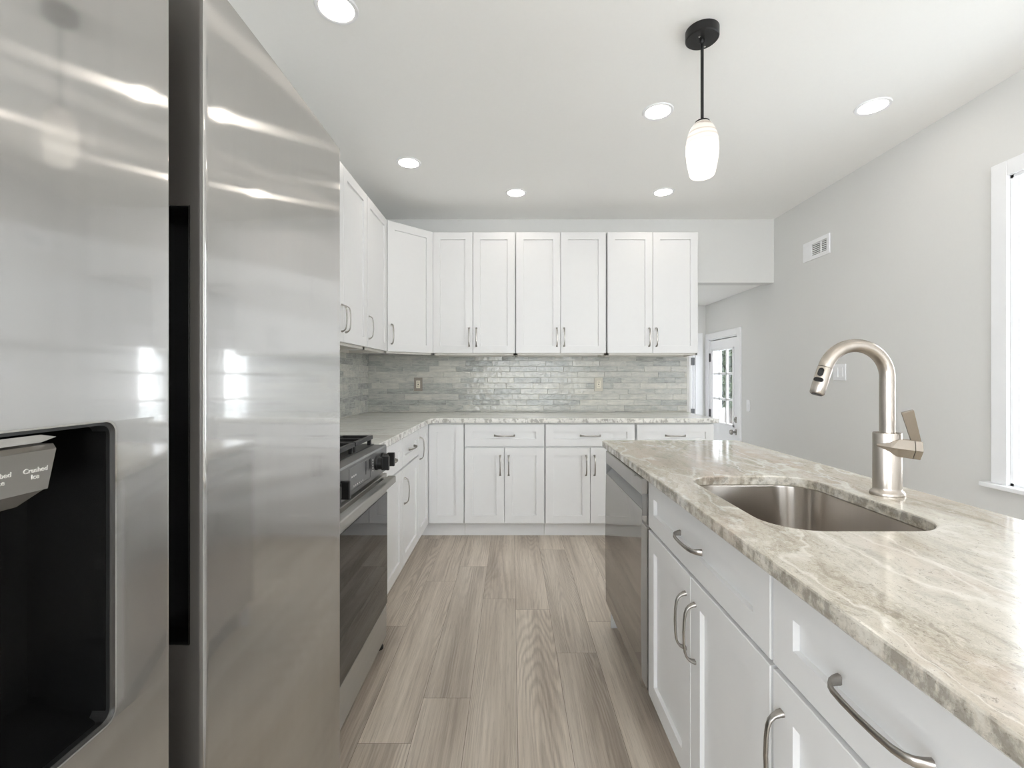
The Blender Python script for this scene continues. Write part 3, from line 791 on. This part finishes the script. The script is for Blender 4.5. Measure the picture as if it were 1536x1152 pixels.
# ------------------------------------------------------------------ island cabinets (fronts face -X)
XI = 0.4976
base_cabinet('white island sink cabinet with a false drawer and two doors beside the dishwasher', 0.768, (XI, 1.615, 0), -PI/2,
             [(0.003, 0.384, 'r'), (0.384, 0.765, 'l')], depth=0.56)
base_cabinet('white island cabinet with a wide drawer pull, nearest the camera', 0.500, (XI, 0.847, 0), -PI/2, [(0.003, 0.497, 'l')], depth=0.56)
base_cabinet('white island end cabinet below the frame past the drawer unit', 0.600, (XI, 0.345, 0), -PI/2, [(0.003, 0.300, 'r'), (0.300, 0.597, 'l')], depth=0.56)
bm = bm_new(); box(bm, XI-0.015, 1.06, 2.240, 2.250, 0, TOP-SLAB-.002); box(bm, 1.060, 1.075, -0.257, 2.250, 0, TOP-SLAB-.002)
tag(obj('island_end_panel', bm, M['cab']), 'white panel closing the far end and back of the island', 'panel')

# ------------------------------------------------------------------ dishwasher
t = thing('dishwasher', 'stainless steel dishwasher with pocket handle at the far end of the island', 'dishwasher', (0.80, 1.92, 0))
x = 0.457; y0, y1 = 1.6185, 2.238
bm = bm_new(); box(bm, 0.50, 1.05, y0+.016, y1, 0.09, 0.86); obj('tub', bm, M['black'], root=t, world=True)
bm = bm_new()
def extr(bm, pts, mat=0): extrude_y(bm, pts, y0, y1, mat)
extr(bm, [(x, 0.808), (x, 0.862), (x+.003, 0.866), (x+.045, 0.866), (x+.045, 0.80), (x+.024, 0.800), (x+.004, 0.805)])
obj('control_strip', bm, M['steeldw'], root=t, world=True)
bm = bm_new(); prof = [(x+.045, 0.13), (x+.004, 0.13), (x, 0.134)]
for k in range(13):
    u = k/12; prof.append((x - 0.0035*math.sin(PI*min(1, u*1.0)), 0.134+(0.742-0.134)*u))
prof += [(x+.001, 0.752), (x+.003, 0.755), (x+.045, 0.755)]
extr(bm, prof); obj('door', bm, M['steeldw'], root=t, world=True, smooth=True, angle=30)
bm = bm_new(); extr(bm, [(x+.045, 0.7555), (x+.0035, 0.7555), (x+.016, 0.768), (x+.030, 0.786), (x+.032, 0.800), (x+.045, 0.800)]); obj('handle_pocket', bm, M['steelp'], root=t, world=True, smooth=True, angle=30)  # darker steel paints in the shade of the recess
for yy in (y0, y1-.003):
    bm = bm_new(); box(bm, x+.0012, x+.046, yy-.0006, yy+.0036, 0.735, 0.812); obj('pocket_end', bm, M['steelp'], root=t, world=True)
bm = bm_new(); box(bm, x+.045, x+.06, y0+.004, y1, 0.12, 0.868); obj('gasket', bm, M['black'], root=t, world=True)
bm = bm_new(); box(bm, 0.53, 0.545, y0, y1, 0.0, 0.125); obj('toe_kick', bm, M['black'], root=t, world=True)

# ------------------------------------------------------------------ sink
t = thing('kitchen_sink', 'brushed steel undermount sink set into the island worktop', 'sink', ((SX0+SX1)/2, (SY0+SY1)/2, 0.67))
bm = bm_new(); rings = []
zr = TOP-SLAB-0.0005
def ring(dx, z, r): return [bm.verts.new((px_, py_, z)) for px_, py_ in rrect(SX0-dx, SX1+dx, SY0-dx, SY1+dx, r, 12)]
rings = [ring(0.03, zr-.002, SR+.03), ring(0.03, zr, SR+.03), ring(0.004, zr, SR+.004), ring(0.003, zr-.004, SR+.003), ring(0.0, zr-.17, SR), ring(-0.006, zr-.190, SR-.006), ring(-0.022, zr-.205, SR-.02), ring(-0.05, zr-.210, SR-.045)]
for a, b in zip(rings, rings[1:]):
    n = len(a)
    for i in range(n): bm.faces.new((a[i], a[(i+1)%n], b[(i+1)%n], b[i]))
bm.faces.new(rings[-1])
bmesh.ops.recalc_face_normals(bm, faces=bm.faces)
for f in bm.faces: f.normal_flip()
obj('basin', bm, M['sink'], root=t, world=True, smooth=True, angle=60)
bm = bm_new(); lathe(bm, [(0.045,0.0),(0.045,0.003),(0.038,0.004),(0.032,-0.001),(0,-0.002)], 28, Matrix.Translation(((SX0+SX1)/2, (SY0+SY1)/2+.05, zr-.2095)))
obj('drain', bm, M['chrome'], root=t, world=True, smooth=True)

# ------------------------------------------------------------------ faucet
FX, FY = 0.985, 1.2075
t = thing('kitchen_faucet', 'brushed nickel gooseneck faucet with pull-down head behind the sink', 'faucet', (FX, FY, TOP))
bm = bm_new(); lathe(bm, [(0.0400,0),(0.0405,0.004),(0.0385,0.010),(0.0335,0.014),(0.033,0.020),(0.033,0.160),(0.0322,0.163),(0,0.1632)], 48, None, 1.0, 0.85)
obj('body', bm, M['nickel'], t, smooth=True, angle=50)
# spout
R = 0.0835; ztop = 1.222-TOP
path = [(0,0,0.155),(0,0,0.20),(0,0,0.26)]
a_end = math.radians(162)
for k in range(25):
    a = a_end*k/24; path.append((-R+R*math.cos(a), 0, ztop+R*math.sin(a)))
bm = bm_new(); tube(bm, path, 0.0170, 28); obj('spout', bm, M['nickel'], t, smooth=True)
ax, az = -R+R*math.cos(a_end), ztop+R*math.sin(a_end)
dv = Vector((-math.sin(a_end), 0, math.cos(a_end)))                     # tangent
P = lambda s: (ax+dv.x*s, 0, az+dv.z*s)
bm = bm_new(); tube(bm, [P(0.0008), P(0.003), P(0.05), P(0.070), P(0.0735)], [0.0168, 0.0176, 0.0176, 0.0172, 0.0150], 28)
hd = obj('spray_head', bm, M['nickel'], t, smooth=True, angle=50)
bm = bm_new(); tube(bm, [P(-0.001), P(0.0012)], 0.0158, 24); obj('joint_ring', bm, M['black'], hd)
PAD = math.radians(52)
def pad(s0, s1, w):
    b = bm_new(); m = Matrix((( -dv.z, 0, dv.x, ax), (0, 1, 0, 0), (dv.x, 0, dv.z, az), (0,0,0,1)))
    pts = rrect(-w, w, s0, s1, min(w, (s1-s0)/2)*0.95, 6)
    prism(b, pts, 0.0140, 0.0195)
    # local (u, s, d) -> u across, s along the head, d toward the camera (-Y)
    mm = Matrix(((-dv.z, dv.x, 0, ax), (0, 0, -1, 0), (dv.x, dv.z, 0, az), (0,0,0,1)))
    b.transform(mm); b.transform(Matrix.Translation((ax,0,az)) @ Matrix.Rotation(PAD, 4, dv) @ Matrix.Translation((-ax,0,-az))); bmesh.ops.recalc_face_normals(b, faces=b.faces); return b
obj('spray_button', pad(0.006, 0.028, 0.0065), M['black'], hd)
obj('mode_rocker', pad(0.032, 0.043, 0.011), M['black'], hd)
bm = bm_new(); lathe(bm, [(0.0125,-0.001),(0.0125,0.002),(0,0.002)], 20, Matrix.Translation(P(0.0735)) @ dv.to_track_quat('Z','Y').to_matrix().to_4x4()); obj('aerator', bm, M['black'], hd)
# faceted side handle: an angular boss pointing right and toward the camera, with a flat upright blade
def loft(bm, secs):
    V = [[bm.verts.new(p) for p in s] for s in secs]; n = len(V[0])
    for a, b in zip(V, V[1:]):
        for i in range(n): bm.faces.new((a[i], a[(i+1)%n], b[(i+1)%n], b[i]))
    bm.faces.new(V[0][::-1]); bm.faces.new(V[-1]); bmesh.ops.recalc_face_normals(bm, faces=bm.faces)
dirv = Vector((0.88, -0.42, -0.10)).normalized(); sd = Vector((0.42, 0.88, 0)).normalized(); upv = dirv.cross(sd)*-1
if upv.z < 0: upv = -upv
cz = 0.128
def hexa(s, w, hh, o=Vector((0,0,0))):
    c = Vector((0, -0.006, cz)) + dirv*s + o
    q = [(-w, 0), (-w*.55, hh), (w*.55, hh), (w, 0), (w*.5, -hh), (-w*.5, -hh)]
    return [c + sd*u + upv*v for u, v in q]
bm = bm_new(); loft(bm, [hexa(-0.040, 0.005, 0.002, Vector((0,-.02,0))), hexa(-0.012, 0.022, 0.012, Vector((0,-.018,0))), hexa(0.010, 0.028, 0.022, Vector((0,-.008,0))), hexa(0.046, 0.029, 0.023)])
hb = obj('handle_boss', bm, M['nickel'], t)
bm = bm_new(); loft(bm, [hexa(0.0475, 0.029, 0.023), hexa(0.062, 0.029, 0.023)]); obj('handle_cap', bm, M['nickel'], hb)
bm = bm_new()
b0 = Vector((0.058, -0.028, cz-0.010)); b1 = Vector((0.008, -0.052, cz+0.0946))
axis = (b1-b0).normalized(); wv_ = Vector((0.93, -0.30, 0.0)); wv_ = (wv_-axis*wv_.dot(axis)).normalized(); tv_ = axis.cross(wv_)
def rect(c, w, h_): return [c+wv_*a*w+tv_*b*h_ for a, b in ((-1,-1),(1,-1),(1,1),(-1,1))]
loft(bm, [rect(b0, 0.0085, 0.005), rect(b1, 0.0125, 0.0035)]); obj('lever', bm, M['nickel'], hb)

# ------------------------------------------------------------------ refrigerator
XD = -0.420
t = thing('refrigerator', 'tall stainless side-by-side refrigerator with a black dispenser recess', 'refrigerator', (-0.85, 0.66, 0))
bm = bm_new(); box(bm, -1.26, -0.520, 0.19, 1.122, 0.03, 1.760, 0.004); obj('body', bm, M['steelp'], root=t, world=True)
FZ0, FZ1 = 0.06, 1.778
def roundcorner(cx, cy, r, a0, a1, n=6): return [(cx+r*math.cos(a0+(a1-a0)*k/n), cy+r*math.sin(a0+(a1-a0)*k/n)) for k in range(n+1)]
XB = -0.512
# right door: seen edge-on it carries the handle pocket
y0, y1 = 0.626, 1.130; r = 0.007; N = 10
def bow(ya, yb, n=12):      # very slightly crowned front
    return [(XD + 0.0018*math.sin(PI*(yy-y0)/(y1-y0)) , yy) for yy in [ya+(yb-ya)*k/n for k in range(n+1)]]
full = [(XB, y1), (XB, y0)] + roundcorner(XD-r, y0+r, r, -PI/2, 0) + bow(y0+r+.004, y1-.012) + roundcorner(XD-.010, y1-.010, .010, 0, PI/2)
notch = [(XB, y1), (XB, y0+.045), (-0.438, y0+.045), (-0.438, y0)] + roundcorner(XD-r, y0+r, r, -PI/2, 0) + bow(y0+r+.004, y1-.012) + roundcorner(XD-.010, y1-.010, .010, 0, PI/2)
PZ0, PZ1 = 0.858, 1.456
bm = bm_new(); prism(bm, full, FZ0, PZ0); prism(bm, notch, PZ0, PZ1); prism(bm, full, PZ1, FZ1)
bmesh.ops.recalc_face_normals(bm, faces=bm.faces)
for f in bm.faces:
    c = f.calc_center_median(); nn = f.normal
    if nn.y < -0.75: f.material_index = 1
    if c.x < -0.4375 and PZ0 <= c.z <= PZ1 and (c.y > y0+.02 and c.y < y0+.05 or abs(nn.x) > .9) and c.x < -0.43: f.material_index = 2 if c.x > XB+.001 else 1
    if abs(nn.z) > .9 and FZ0+.01 < c.z < FZ1-.01: f.material_index = 1
dr = obj('refrigerator_door', bm, [M['steel'], M['steeldark'], M['blackgloss']], root=t, world=True, smooth=True, angle=25)
# black lining of the handle pocket with a thin bright lip
bm = bm_new(); box(bm, XB+.002, -0.4385, y0+.040, y0+.0455, PZ0+.001, PZ1-.001)
box(bm, -0.4405, -0.4385, y0+.001, y0+.042, PZ0+.001, PZ1-.001)
box(bm, XB+.002, -0.4385, y0+.001, y0+.042, PZ0+.0005, PZ0+.003); box(bm, XB+.002, -0.4385, y0+.001, y0+.042, PZ1-.003, PZ1-.0005)
obj('handle_pocket', bm, M['blackgloss'], dr, t, world=True)
bm = bm_new(); box(bm, -0.4395, -0.4385, y0-.0008, y0+.0005, PZ0, PZ1); box(bm, XB+.02, -0.4385, y0-.0008, y0+.0005, PZ0-.0004, PZ0+.0008)
obj('pocket_lip', bm, M['chrome'], dr, t, world=True)
# left door with dispenser opening
ly0, ly1 = 0.185, 0.567; oy0, oy1, oz0, oz1 = 0.236, 0.486, 0.862, 1.176
bm = bm_new()
def lbox(a, b, z0, z1): box(bm, XB, XD, a, b, z0, z1)
rc = 0.012
profR = [(XB, ly1), (XB, oy1), (XD, oy1)] + roundcorner(XD-.006, ly1-.006, .006, 0, PI/2)
profT = [(XB, ly1), (XB, ly0), (XD, ly0)] + roundcorner(XD-.006, ly1-.006, .006, 0, PI/2)
prism(bm, profT, FZ0, oz0); prism(bm, profT, oz1, FZ1); prism(bm, profR, oz0, oz1); lbox(ly0, oy0, oz0, oz1)
# little fillets at the opening's far corners
for zc, s in ((oz0, 1), (oz1, -1)):
    pts = [(oy1, zc)] + [(oy1-rc+rc*math.cos(a), zc+s*(rc-rc*math.sin(a))) for a in [PI/2*k/6 for k in range(7)]]
    A = [bm.verts.new((XD, y, z)) for y, z in pts]; B_ = [bm.verts.new((XD-.03, y, z)) for y, z in pts]
    bm.faces.new(A); bm.faces.new(B_[::-1])
    for i in range(len(pts)): bm.faces.new((A[i], B_[i], B_[(i+1)%len(pts)], A[(i+1)%len(pts)]))
bmesh.ops.recalc_face_normals(bm, faces=bm.faces)
dl = obj('freezer_door', bm, M['steel'], root=t, world=True, smooth=True, angle=25)
# recess liner
bm = bm_new(); q = 0.0015
box(bm, XB-.004, XB+.004, oy0-.001, oy1+.001, oz0-.001, oz1+.001)
box(bm, XB, XD-.006, oy1-.004, oy1-q*.1, oz0, oz1); box(bm, XB, XD-.006, oy0, oy0+.004, oz0, oz1)
box(bm, XB, XD-.006, oy0, oy1, oz1-.004, oz1-.0002)
extrude_y(bm, [(XB, oz0+.0002), (XD-.006, oz0+.0002), (XD-.006, oz0+.003), (XB, oz0+.02)], oy0, oy1)
ln = obj('dispenser_recess', bm, M['blackgloss'], dl, t, world=True)
# thin bright trim round the opening and a dark seal line inside it
bm = bm_new()
pts = rrect(oy0, oy1, oz0, oz1, rc, 8); n = len(pts)
def frame_ring(bm, d0, d1, x0, x1):
    A = rrect(oy0-d0, oy1+d0, oz0-d0, oz1+d0, rc+d0*.5, 8); B_ = rrect(oy0-d1, oy1+d1, oz0-d1, oz1+d1, max(.002, rc+d1*.5), 8)
    a0 = [bm.verts.new((x1, y, z)) for y, z in A]; b0_ = [bm.verts.new((x1, y, z)) for y, z in B_]
    a1 = [bm.verts.new((x0, y, z)) for y, z in A]; b1_ = [bm.verts.new((x0, y, z)) for y, z in B_]
    for i in range(n):
        j = (i+1) % n
        for qd in ((a0[i],a0[j],b0_[j],b0_[i]), (a1[i],b1_[i],b1_[j],a1[j]), (a0[i],a1[i],a1[j],a0[j]), (b0_[i],b0_[j],b1_[j],b1_[i])): bm.faces.new(qd)
    bmesh.ops.recalc_face_normals(bm, faces=bm.faces)
frame_ring(bm, 0.0016, -0.0002, XD-.006, XD+.0010); obj('recess_trim', bm, M['chrome'], dl, t, world=True)
bm = bm_new(); frame_ring(bm, -0.0002, -0.0035, XD-.02, XD-.002); obj('recess_seal', bm, M['black'], dl, t, world=True)
# dispenser head: rounded cap, angled front panel with print, tapered chin
hy0, hy1 = 0.289, 0.433; hx = -0.431
bm = bm_new(); loft(bm, [[Vector((hx-.05, y_, z_)) for y_, z_ in ((hy0+.01,1.171),(hy1-.012,1.171),(hy1-.002,1.1665),(hy1-.012,1.1615),(hy0+.01,1.1615),(hy0,1.1665))],
                         [Vector((hx+.004, y_, z_)) for y_, z_ in ((hy0+.014,1.1700),(hy1-.016,1.1700),(hy1-.002,1.1665),(hy1-.016,1.1630),(hy0+.014,1.1630),(hy0+.003,1.1665))]])
hd = obj('dispenser_cap', bm, M['chrome'], ln, t, world=True)
bm = bm_new(); loft(bm, [[Vector(p) for p in ((hx-.06,hy0,1.160),(hx-.001,hy0,1.160),(hx-.001,hy1,1.160),(hx-.06,hy1,1.160))],
                         [Vector(p) for p in ((hx-.06,hy0+.001,1.1555),(hx+.003,hy0+.001,1.1555),(hx+.003,hy1-.001,1.1555),(hx-.06,hy1-.001,1.1555))],
                         [Vector(p) for p in ((hx-.06,hy0+.007,1.119),(hx,hy0+.007,1.119),(hx,hy1-.006,1.119),(hx-.06,hy1-.006,1.119))]])
pn = obj('dispenser_panel', bm, M['steelh'], ln, t, world=True)
bm = bm_new(); loft(bm, [[Vector(p) for p in ((hx-.06,hy0+.008,1.1185),(hx-.002,hy0+.008,1.1185),(hx-.002,hy1-.008,1.1185),(hx-.06,hy1-.008,1.1185))],
                         [Vector(p) for p in ((hx-.06,hy0+.022,1.106),(hx-.012,hy0+.022,1.106),(hx-.012,hy1-.022,1.106),(hx-.06,hy1-.022,1.106))]])
obj('dispenser_chin', bm, M['steelp'], ln, t, world=True)
def panel_text(s, yc, zc, size):
    b = text_mesh(s, size, 0.0003); sl = math.atan2(0.003, 0.0365)
    b.transform(Matrix.Translation((hx+.0025-(1.1555-zc)*0.003/0.0365+.0008, yc, zc)) @ Matrix.Rotation(sl, 4, 'Y') @ Matrix(((0,0,1,0),(1,0,0,0),(0,1,0,0),(0,0,0,1))))
    obj('lettering', b, M['print'], pn, t, world=True)
panel_text('Crushed', 0.4145, 1.1385, 0.0062); panel_text('Ice', 0.4145, 1.1325, 0.0062)
panel_text('Cubed', 0.386, 1.1385, 0.0062); panel_text('Ice', 0.386, 1.1325, 0.0062)
bm = bm_new(); box(bm, -1.20, -0.53, 0.20, 1.11, 0, 0.06); obj('base_grille', bm, M['black'], root=t, world=True)

# ------------------------------------------------------------------ range
ry0, ry1 = 1.342, 2.104
t = thing('gas_range', 'stainless gas range with black oven glass, black knobs and cast-iron grates', 'range', (-0.9, 1.72, 0))
bm = bm_new(); box(bm, -1.255, -0.615, ry0, ry1, 0.04, 0.905); obj('body', bm, M['steelp'], root=t, world=True)
bm = bm_new(); extrude_y(bm, [(-0.615,0.800),(-0.574,0.800),(-0.574,0.908),(-0.577,0.915),(-1.25,0.915),(-1.25,0.906),(-0.615,0.906)], ry0, ry1)
cp = obj('control_panel', bm, M['steelp'], root=t, world=True)
bm = bm_new(); box(bm, -0.5745, -0.5725, 1.62, 1.865, 0.815, 0.898, 0.001); dp = obj('display', bm, M['steelp'], cp, t, world=True, label='slightly proud touch display')
bm = bm_new(); box(bm, -0.5727, -0.5715, 1.800, 1.812, 0.842, 0.893); box(bm, -0.5727, -0.5715, 1.838, 1.856, 0.850, 0.893); box(bm, -0.5727, -0.5718, 1.856, 1.860, 0.82, 0.893); box(bm, -0.5727, -0.5718, 1.63, 1.86, 0.8165, 0.8185)
obj('display_mark', bm, M['black'], dp, t, world=True)
for q in [(-0.574, -0.5728, 1.892, 1.900, 0.835+k*0.011, 0.840+k*0.011) for k in range(5)] + [(-0.5727, -0.5718, 1.66+k*.02, 1.668+k*.02, 0.826, 0.830) for k in range(6)] + [(-0.5727, -0.5718, 1.64+k*.02, 1.65+k*.02, 0.862, 0.868) for k in range(3)]:
    bm = bm_new(); box(bm, *q); obj('panel_print', bm, M['print'], cp, t, world=True)
for ky in (1.392, 1.477, 1.942, 2.032):
    Mk = Matrix.Translation((-0.574, ky, 0.860)) @ Matrix.Rotation(PI/2, 4, 'Y')
    bm = bm_new(); lathe(bm, [(0.030,0),(0.030,0.008),(0.026,0.012),(0.025,0.030),(0,0.031)], 28, Mk)
    kb = obj('knob', bm, M['blackmetal'], cp, t, world=True, smooth=True)
    bm = bm_new(); box(bm, -0.030, 0.030, -0.0075, 0.0075, 0.024, 0.056, 0.003); bm.transform(Mk); obj('knob_grip', bm, M['black'], kb, t, world=True)
    bm = bm_new(); box(bm, -0.026, 0.026, 0.0066, 0.0086, 0.028, 0.052, 0.0005); bm.transform(Mk); obj('knob_inlay', bm, M['steelh'], kb, t, world=True)
# oven door
bm = bm_new(); box(bm, -0.612, -0.572, ry0+.002, ry1-.002, 0.190, 0.786, 0.003); od = obj('oven_door', bm, M['steelh'], root=t, world=True)
bm = bm_new(); box(bm, -0.5725, -0.5690, ry0+.004, ry1-.004, 0.195, 0.700, 0.0012); obj('oven_glass', bm, M['glassblack'], od, t, world=True)
bm = bm_new(); box(bm, -0.556, -0.519, ry0+.03, ry1-.045, 0.752, 0.783, 0.005, 3)
for yy in (ry0+.05, ry1-.075): box(bm, -0.574, -0.545, yy-.014, yy+.014, 0.756, 0.780, 0.003)
obj('oven_handle', bm, M['steelh'], od, t, world=True)
bm = bm_new(); box(bm, -0.612, -0.573, ry0+.002, ry1-.002, 0.042, 0.184, 0.003); obj('storage_drawer', bm, M['steelh'], root=t, world=True)
for fy in (ry0+.05, ry1-.03):
    bm = bm_new(); lathe(bm, [(0.020,0),(0.020,0.012),(0.012,0.016),(0.010,0.045)], 16, Matrix.Translation((-0.600, fy, 0))); obj('foot', bm, M['black'], root=t, world=True)
# burners and grates
bm = bm_new(); box(bm, -1.22, -0.628, ry0+.01, ry1-.01, 0.9155, 0.920, 0.002); obj('cooktop', bm, M['black'], root=t, world=True)
for bx, by in ((-0.76, ry0+.17), (-0.76, ry1-.17), (-1.06, ry0+.17), (-1.06, ry1-.17), (-0.91, (ry0+ry1)/2)):
    bm = bm_new(); lathe(bm, [(0.05,0.920),(0.05,0.928),(0.036,0.930),(0.036,0.938),(0.030,0.941),(0,0.941)], 24, Matrix.Translation((bx, by, 0))); obj('burner', bm, M['iron'], root=t, world=True, smooth=True)
for k in range(3):
    g0 = ry0+.03+k*0.236; g1 = g0+0.228; bm = bm_new(); a = 0.006
    for xx in (-1.20, -0.635): box(bm, xx-.009, xx+.009, g0, g1, 0.944, 0.962, 0.003)
    for yy in (g0+.008, g1-.008): box(bm, -1.20, -0.635, yy-.008, yy+.008, 0.944, 0.962, 0.003)
    ym = (g0+g1)/2
    box(bm, -1.20, -0.635, ym-a, ym+a, 0.946, 0.962, 0.002)
    for xx in (-1.06, -0.915, -0.76): box(bm, xx-a, xx+a, g0, g1, 0.946, 0.962, 0.002)
    for xx in (-1.195, -0.915, -0.640):
        for yy in (g0+.01, g1-.01): box(bm, xx-.008, xx+.008, yy-.007, yy+.007, 0.9195, 0.948, 0.002)
    obj('grate', bm, M['iron'], root=t, world=True)

# ------------------------------------------------------------------ ceiling lights
first = None
spots = [((-0.667, 1.75), 'round recessed downlight cut by the top edge of the picture'),
         ((0.771, 2.43), 'round recessed downlight just left of the pendant stem'),
         ((1.871, 2.385), 'round recessed downlight nearest the right wall'),
         ((-0.676, 3.011), 'round recessed downlight above the left cabinet run'),
         ((0.030, 3.50), 'round recessed downlight over the middle of the back cabinets'),
         ((1.147, 3.487), 'round recessed downlight over the right end of the back cabinets, below the pendant'),
         ((-0.667, 0.35), 'round recessed downlight above the refrigerator'),
         ((0.771, 0.35), 'round recessed downlight above the near end of the island'),
         ((1.871, 0.35), 'round recessed downlight by the side window'),
         ((-0.3, -1.6), 'added recessed downlight behind the camera on the left'),  # this pair is added out of view as fill from behind
         ((1.3, -1.6), 'added recessed downlight behind the camera on the right')]
spots += [((1.20, 4.85), 'added unseen downlight in the low hall ceiling, farther left'), ((1.68, 4.85), 'added unseen downlight in the low hall ceiling, nearer the glazed door')]  # both added out of sight to brighten the hall
for (lx, ly), lab in spots:
    if first is None:
        t = thing('recessed_light', lab, 'ceiling light', (lx, ly, ZC), 0, 'recessed ceiling lights'); first = t
        bm = bm_new(); lathe(bm, [(0.062,-0.0005),(0.064,-0.004),(0.070,-0.0065),(0.078,-0.005),(0.081,0.0)], 40, None, cap=False); obj('trim_ring', bm, M['trim'], t, smooth=True)
        bm = bm_new(); lathe(bm, [(0,-0.0035),(0.0635,-0.0035),(0.0635,-0.0005)], 40, None, cap=False); obj('lens', bm, M['lens'], t)
    else:
        t = first.copy(); C.objects.link(t); t.location = (lx, ly, ZC if ly < YB else 2.085); t['label'] = lab
        for ch in list(first.children):
            c = ch.copy(); C.objects.link(c); c.parent = t

# pendant
t = thing('pendant_light', 'pendant lamp with swirled milk glass shade on a black stem over the island', 'pendant lamp', (0.771, 1.865, 2.035))
Z = lambda z: z-2.035
bm = bm_new(); lathe(bm, [(0,Z(2.590)),(0.060,Z(2.590)),(0.0645,Z(2.594)),(0.065,Z(ZC-.0005)),(0,Z(ZC-.0005))], 48, cap=False); cn = obj('canopy', bm, M['blackmetal'], t, smooth=True)
for a in (0.9, 0.9+PI):
    bm = bm_new(); lathe(bm, [(0,-0.009),(0.004,-0.008),(0.0045,0),(0,0)], 12, Matrix.Translation((0.035*math.cos(a), 0.035*math.sin(a), Z(2.590)))); obj('screw', bm, M['chrome'], cn)
bm = bm_new(); lathe(bm, [(0.0,Z(2.570)),(0.006,Z(2.572)),(0.010,Z(2.58)),(0.010,Z(2.59))], 20, cap=False); lathe(bm, [(0.0062,Z(2.25)),(0.0062,Z(2.575))], 16); obj('stem', bm, M['blackmetal'], t, smooth=True, angle=50)
bm = bm_new(); lathe(bm, [(0,Z(2.268)),(0.012,Z(2.266)),(0.028,Z(2.258)),(0.030,Z(2.250)),(0.0,Z(2.250))], 32, cap=False); obj('shade_cap', bm, M['blackmetal'], t, smooth=True, angle=50)
prof = [(0.0,0.002),(0.030,0.0),(0.044,0.002),(0.049,0.010),(0.0545,0.035),(0.060,0.068),(0.0635,0.100),(0.063,0.130),(0.0585,0.160),(0.050,0.186),(0.040,0.204),(0.030,0.216)]
bm = bm_new(); lathe(bm, prof, 48, cap=False); obj('lamp_shade', bm, M['shade'], t, smooth=True, angle=60)

# ------------------------------------------------------------------ vent, switch, outlets
t = thing('air_vent', 'white slotted air vent high on the right wall', 'vent', (XR, 3.515, 2.13))
vy0, vy1, vz0, vz1 = 3.365, 3.668, 2.132, 2.280
bm = bm_new(); e = 0.03
for q_ in ((vy0, vy1, vz0, vz0+e), (vy0, vy1, vz1-e, vz1), (vy0, vy0+e, vz0+e, vz1-e), (vy1-e, vy1, vz0+e, vz1-e), (3.453, 3.463, vz0+e, vz1-e), (3.562, 3.640, vz0+e, vz1-e)):
    box(bm, XR-0.010, XR-0.0005, *q_, 0.0015)
fr = obj('vent_frame', bm, M['trim'], root=t, world=True)
bm = bm_new(); box(bm, XR-0.003, XR-0.0008, vy0+e, 3.60, vz0+e, vz1-e); obj('vent_opening', bm, M['duct'], root=t, world=True)
for k in range(6):
    z = vz0+e+0.008+k*0.0145
    bm = bm_new()
    for s0, s1 in ((3.395, 3.453), (3.463, 3.562)):
        b = bm_new(); box(b, -0.006, 0.0, s0, s1, -0.0035, 0.0035); b.transform(Matrix.Translation((XR-0.002, 0, z)) @ Matrix.Rotation(0.5, 4, 'Y')); merge(bm, b)
    obj('slat', bm, M['trim'], root=t, world=True)
t = thing('light_switch', 'white double rocker light switch on the right wall behind the faucet', 'light switch', (XR, 3.27, 1.198))
bm = bm_new(); box(bm, XR-0.007, XR-.0003, 3.206, 3.330, 1.200, 1.316, 0.002); pl = obj('switch_plate', bm, M['trim'], root=t, world=True)
for yy in (3.245, 3.291):
    bm = bm_new(); box(bm, XR-0.011, XR-.006, yy-.016, yy+.016, 1.224, 1.292, 0.0015); obj('rocker', bm, M['trim'], root=t, world=True)
t = thing('light_switch', 'small white switch plate low beside the casing of the glazed door', 'light switch', (XR, 4.53, 1.0))
bm = bm_new(); box(bm, XR-0.007, XR-.0003, 4.50, 4.56, 0.885, 1.00, 0.002); obj('plate', bm, M['trim'], root=t, world=True)
bm = bm_new(); box(bm, XR-0.011, XR-.006, 4.522, 4.538, 0.93, 0.955, 0.001); obj('toggle', bm, M['trim'], root=t, world=True)
for xx, mt, lab in ((-0.831, 'plate', 'dark taupe outlet plate on the tile backsplash near the left corner'), (0.768, 'plate2', 'beige outlet plate on the tile backsplash under the right wall cabinets')):
    t = thing('wall_outlet', lab, 'outlet', (xx, YB-.010, 1.10))
    zc = 1.222-10.5/169.3; yb = YB-0.0095
    bm = bm_new(); box(bm, xx-.037, xx+.037, yb-.006, yb, zc-.060, zc+.060, 0.002); obj('outlet_plate', bm, M[mt], root=t, world=True)
    bm = bm_new(); box(bm, xx-.017, xx+.017, yb-.009, yb-.005, zc-.034, zc+.034, 0.001); oc = obj('receptacle', bm, M['outlet'], root=t, world=True)
    bm = bm_new()
    for dz in (-.019, .019):
        for dx in (-.006, .006): box(bm, xx+dx-.0014, xx+dx+.0014, yb-.0096, yb-.0088, zc+dz-.006, zc+dz+.006)
    box(bm, xx-.004, xx+.004, yb-.0105, yb-.0088, zc-.006, zc+.005); obj('slot', bm, M['black'], oc, t, world=True)
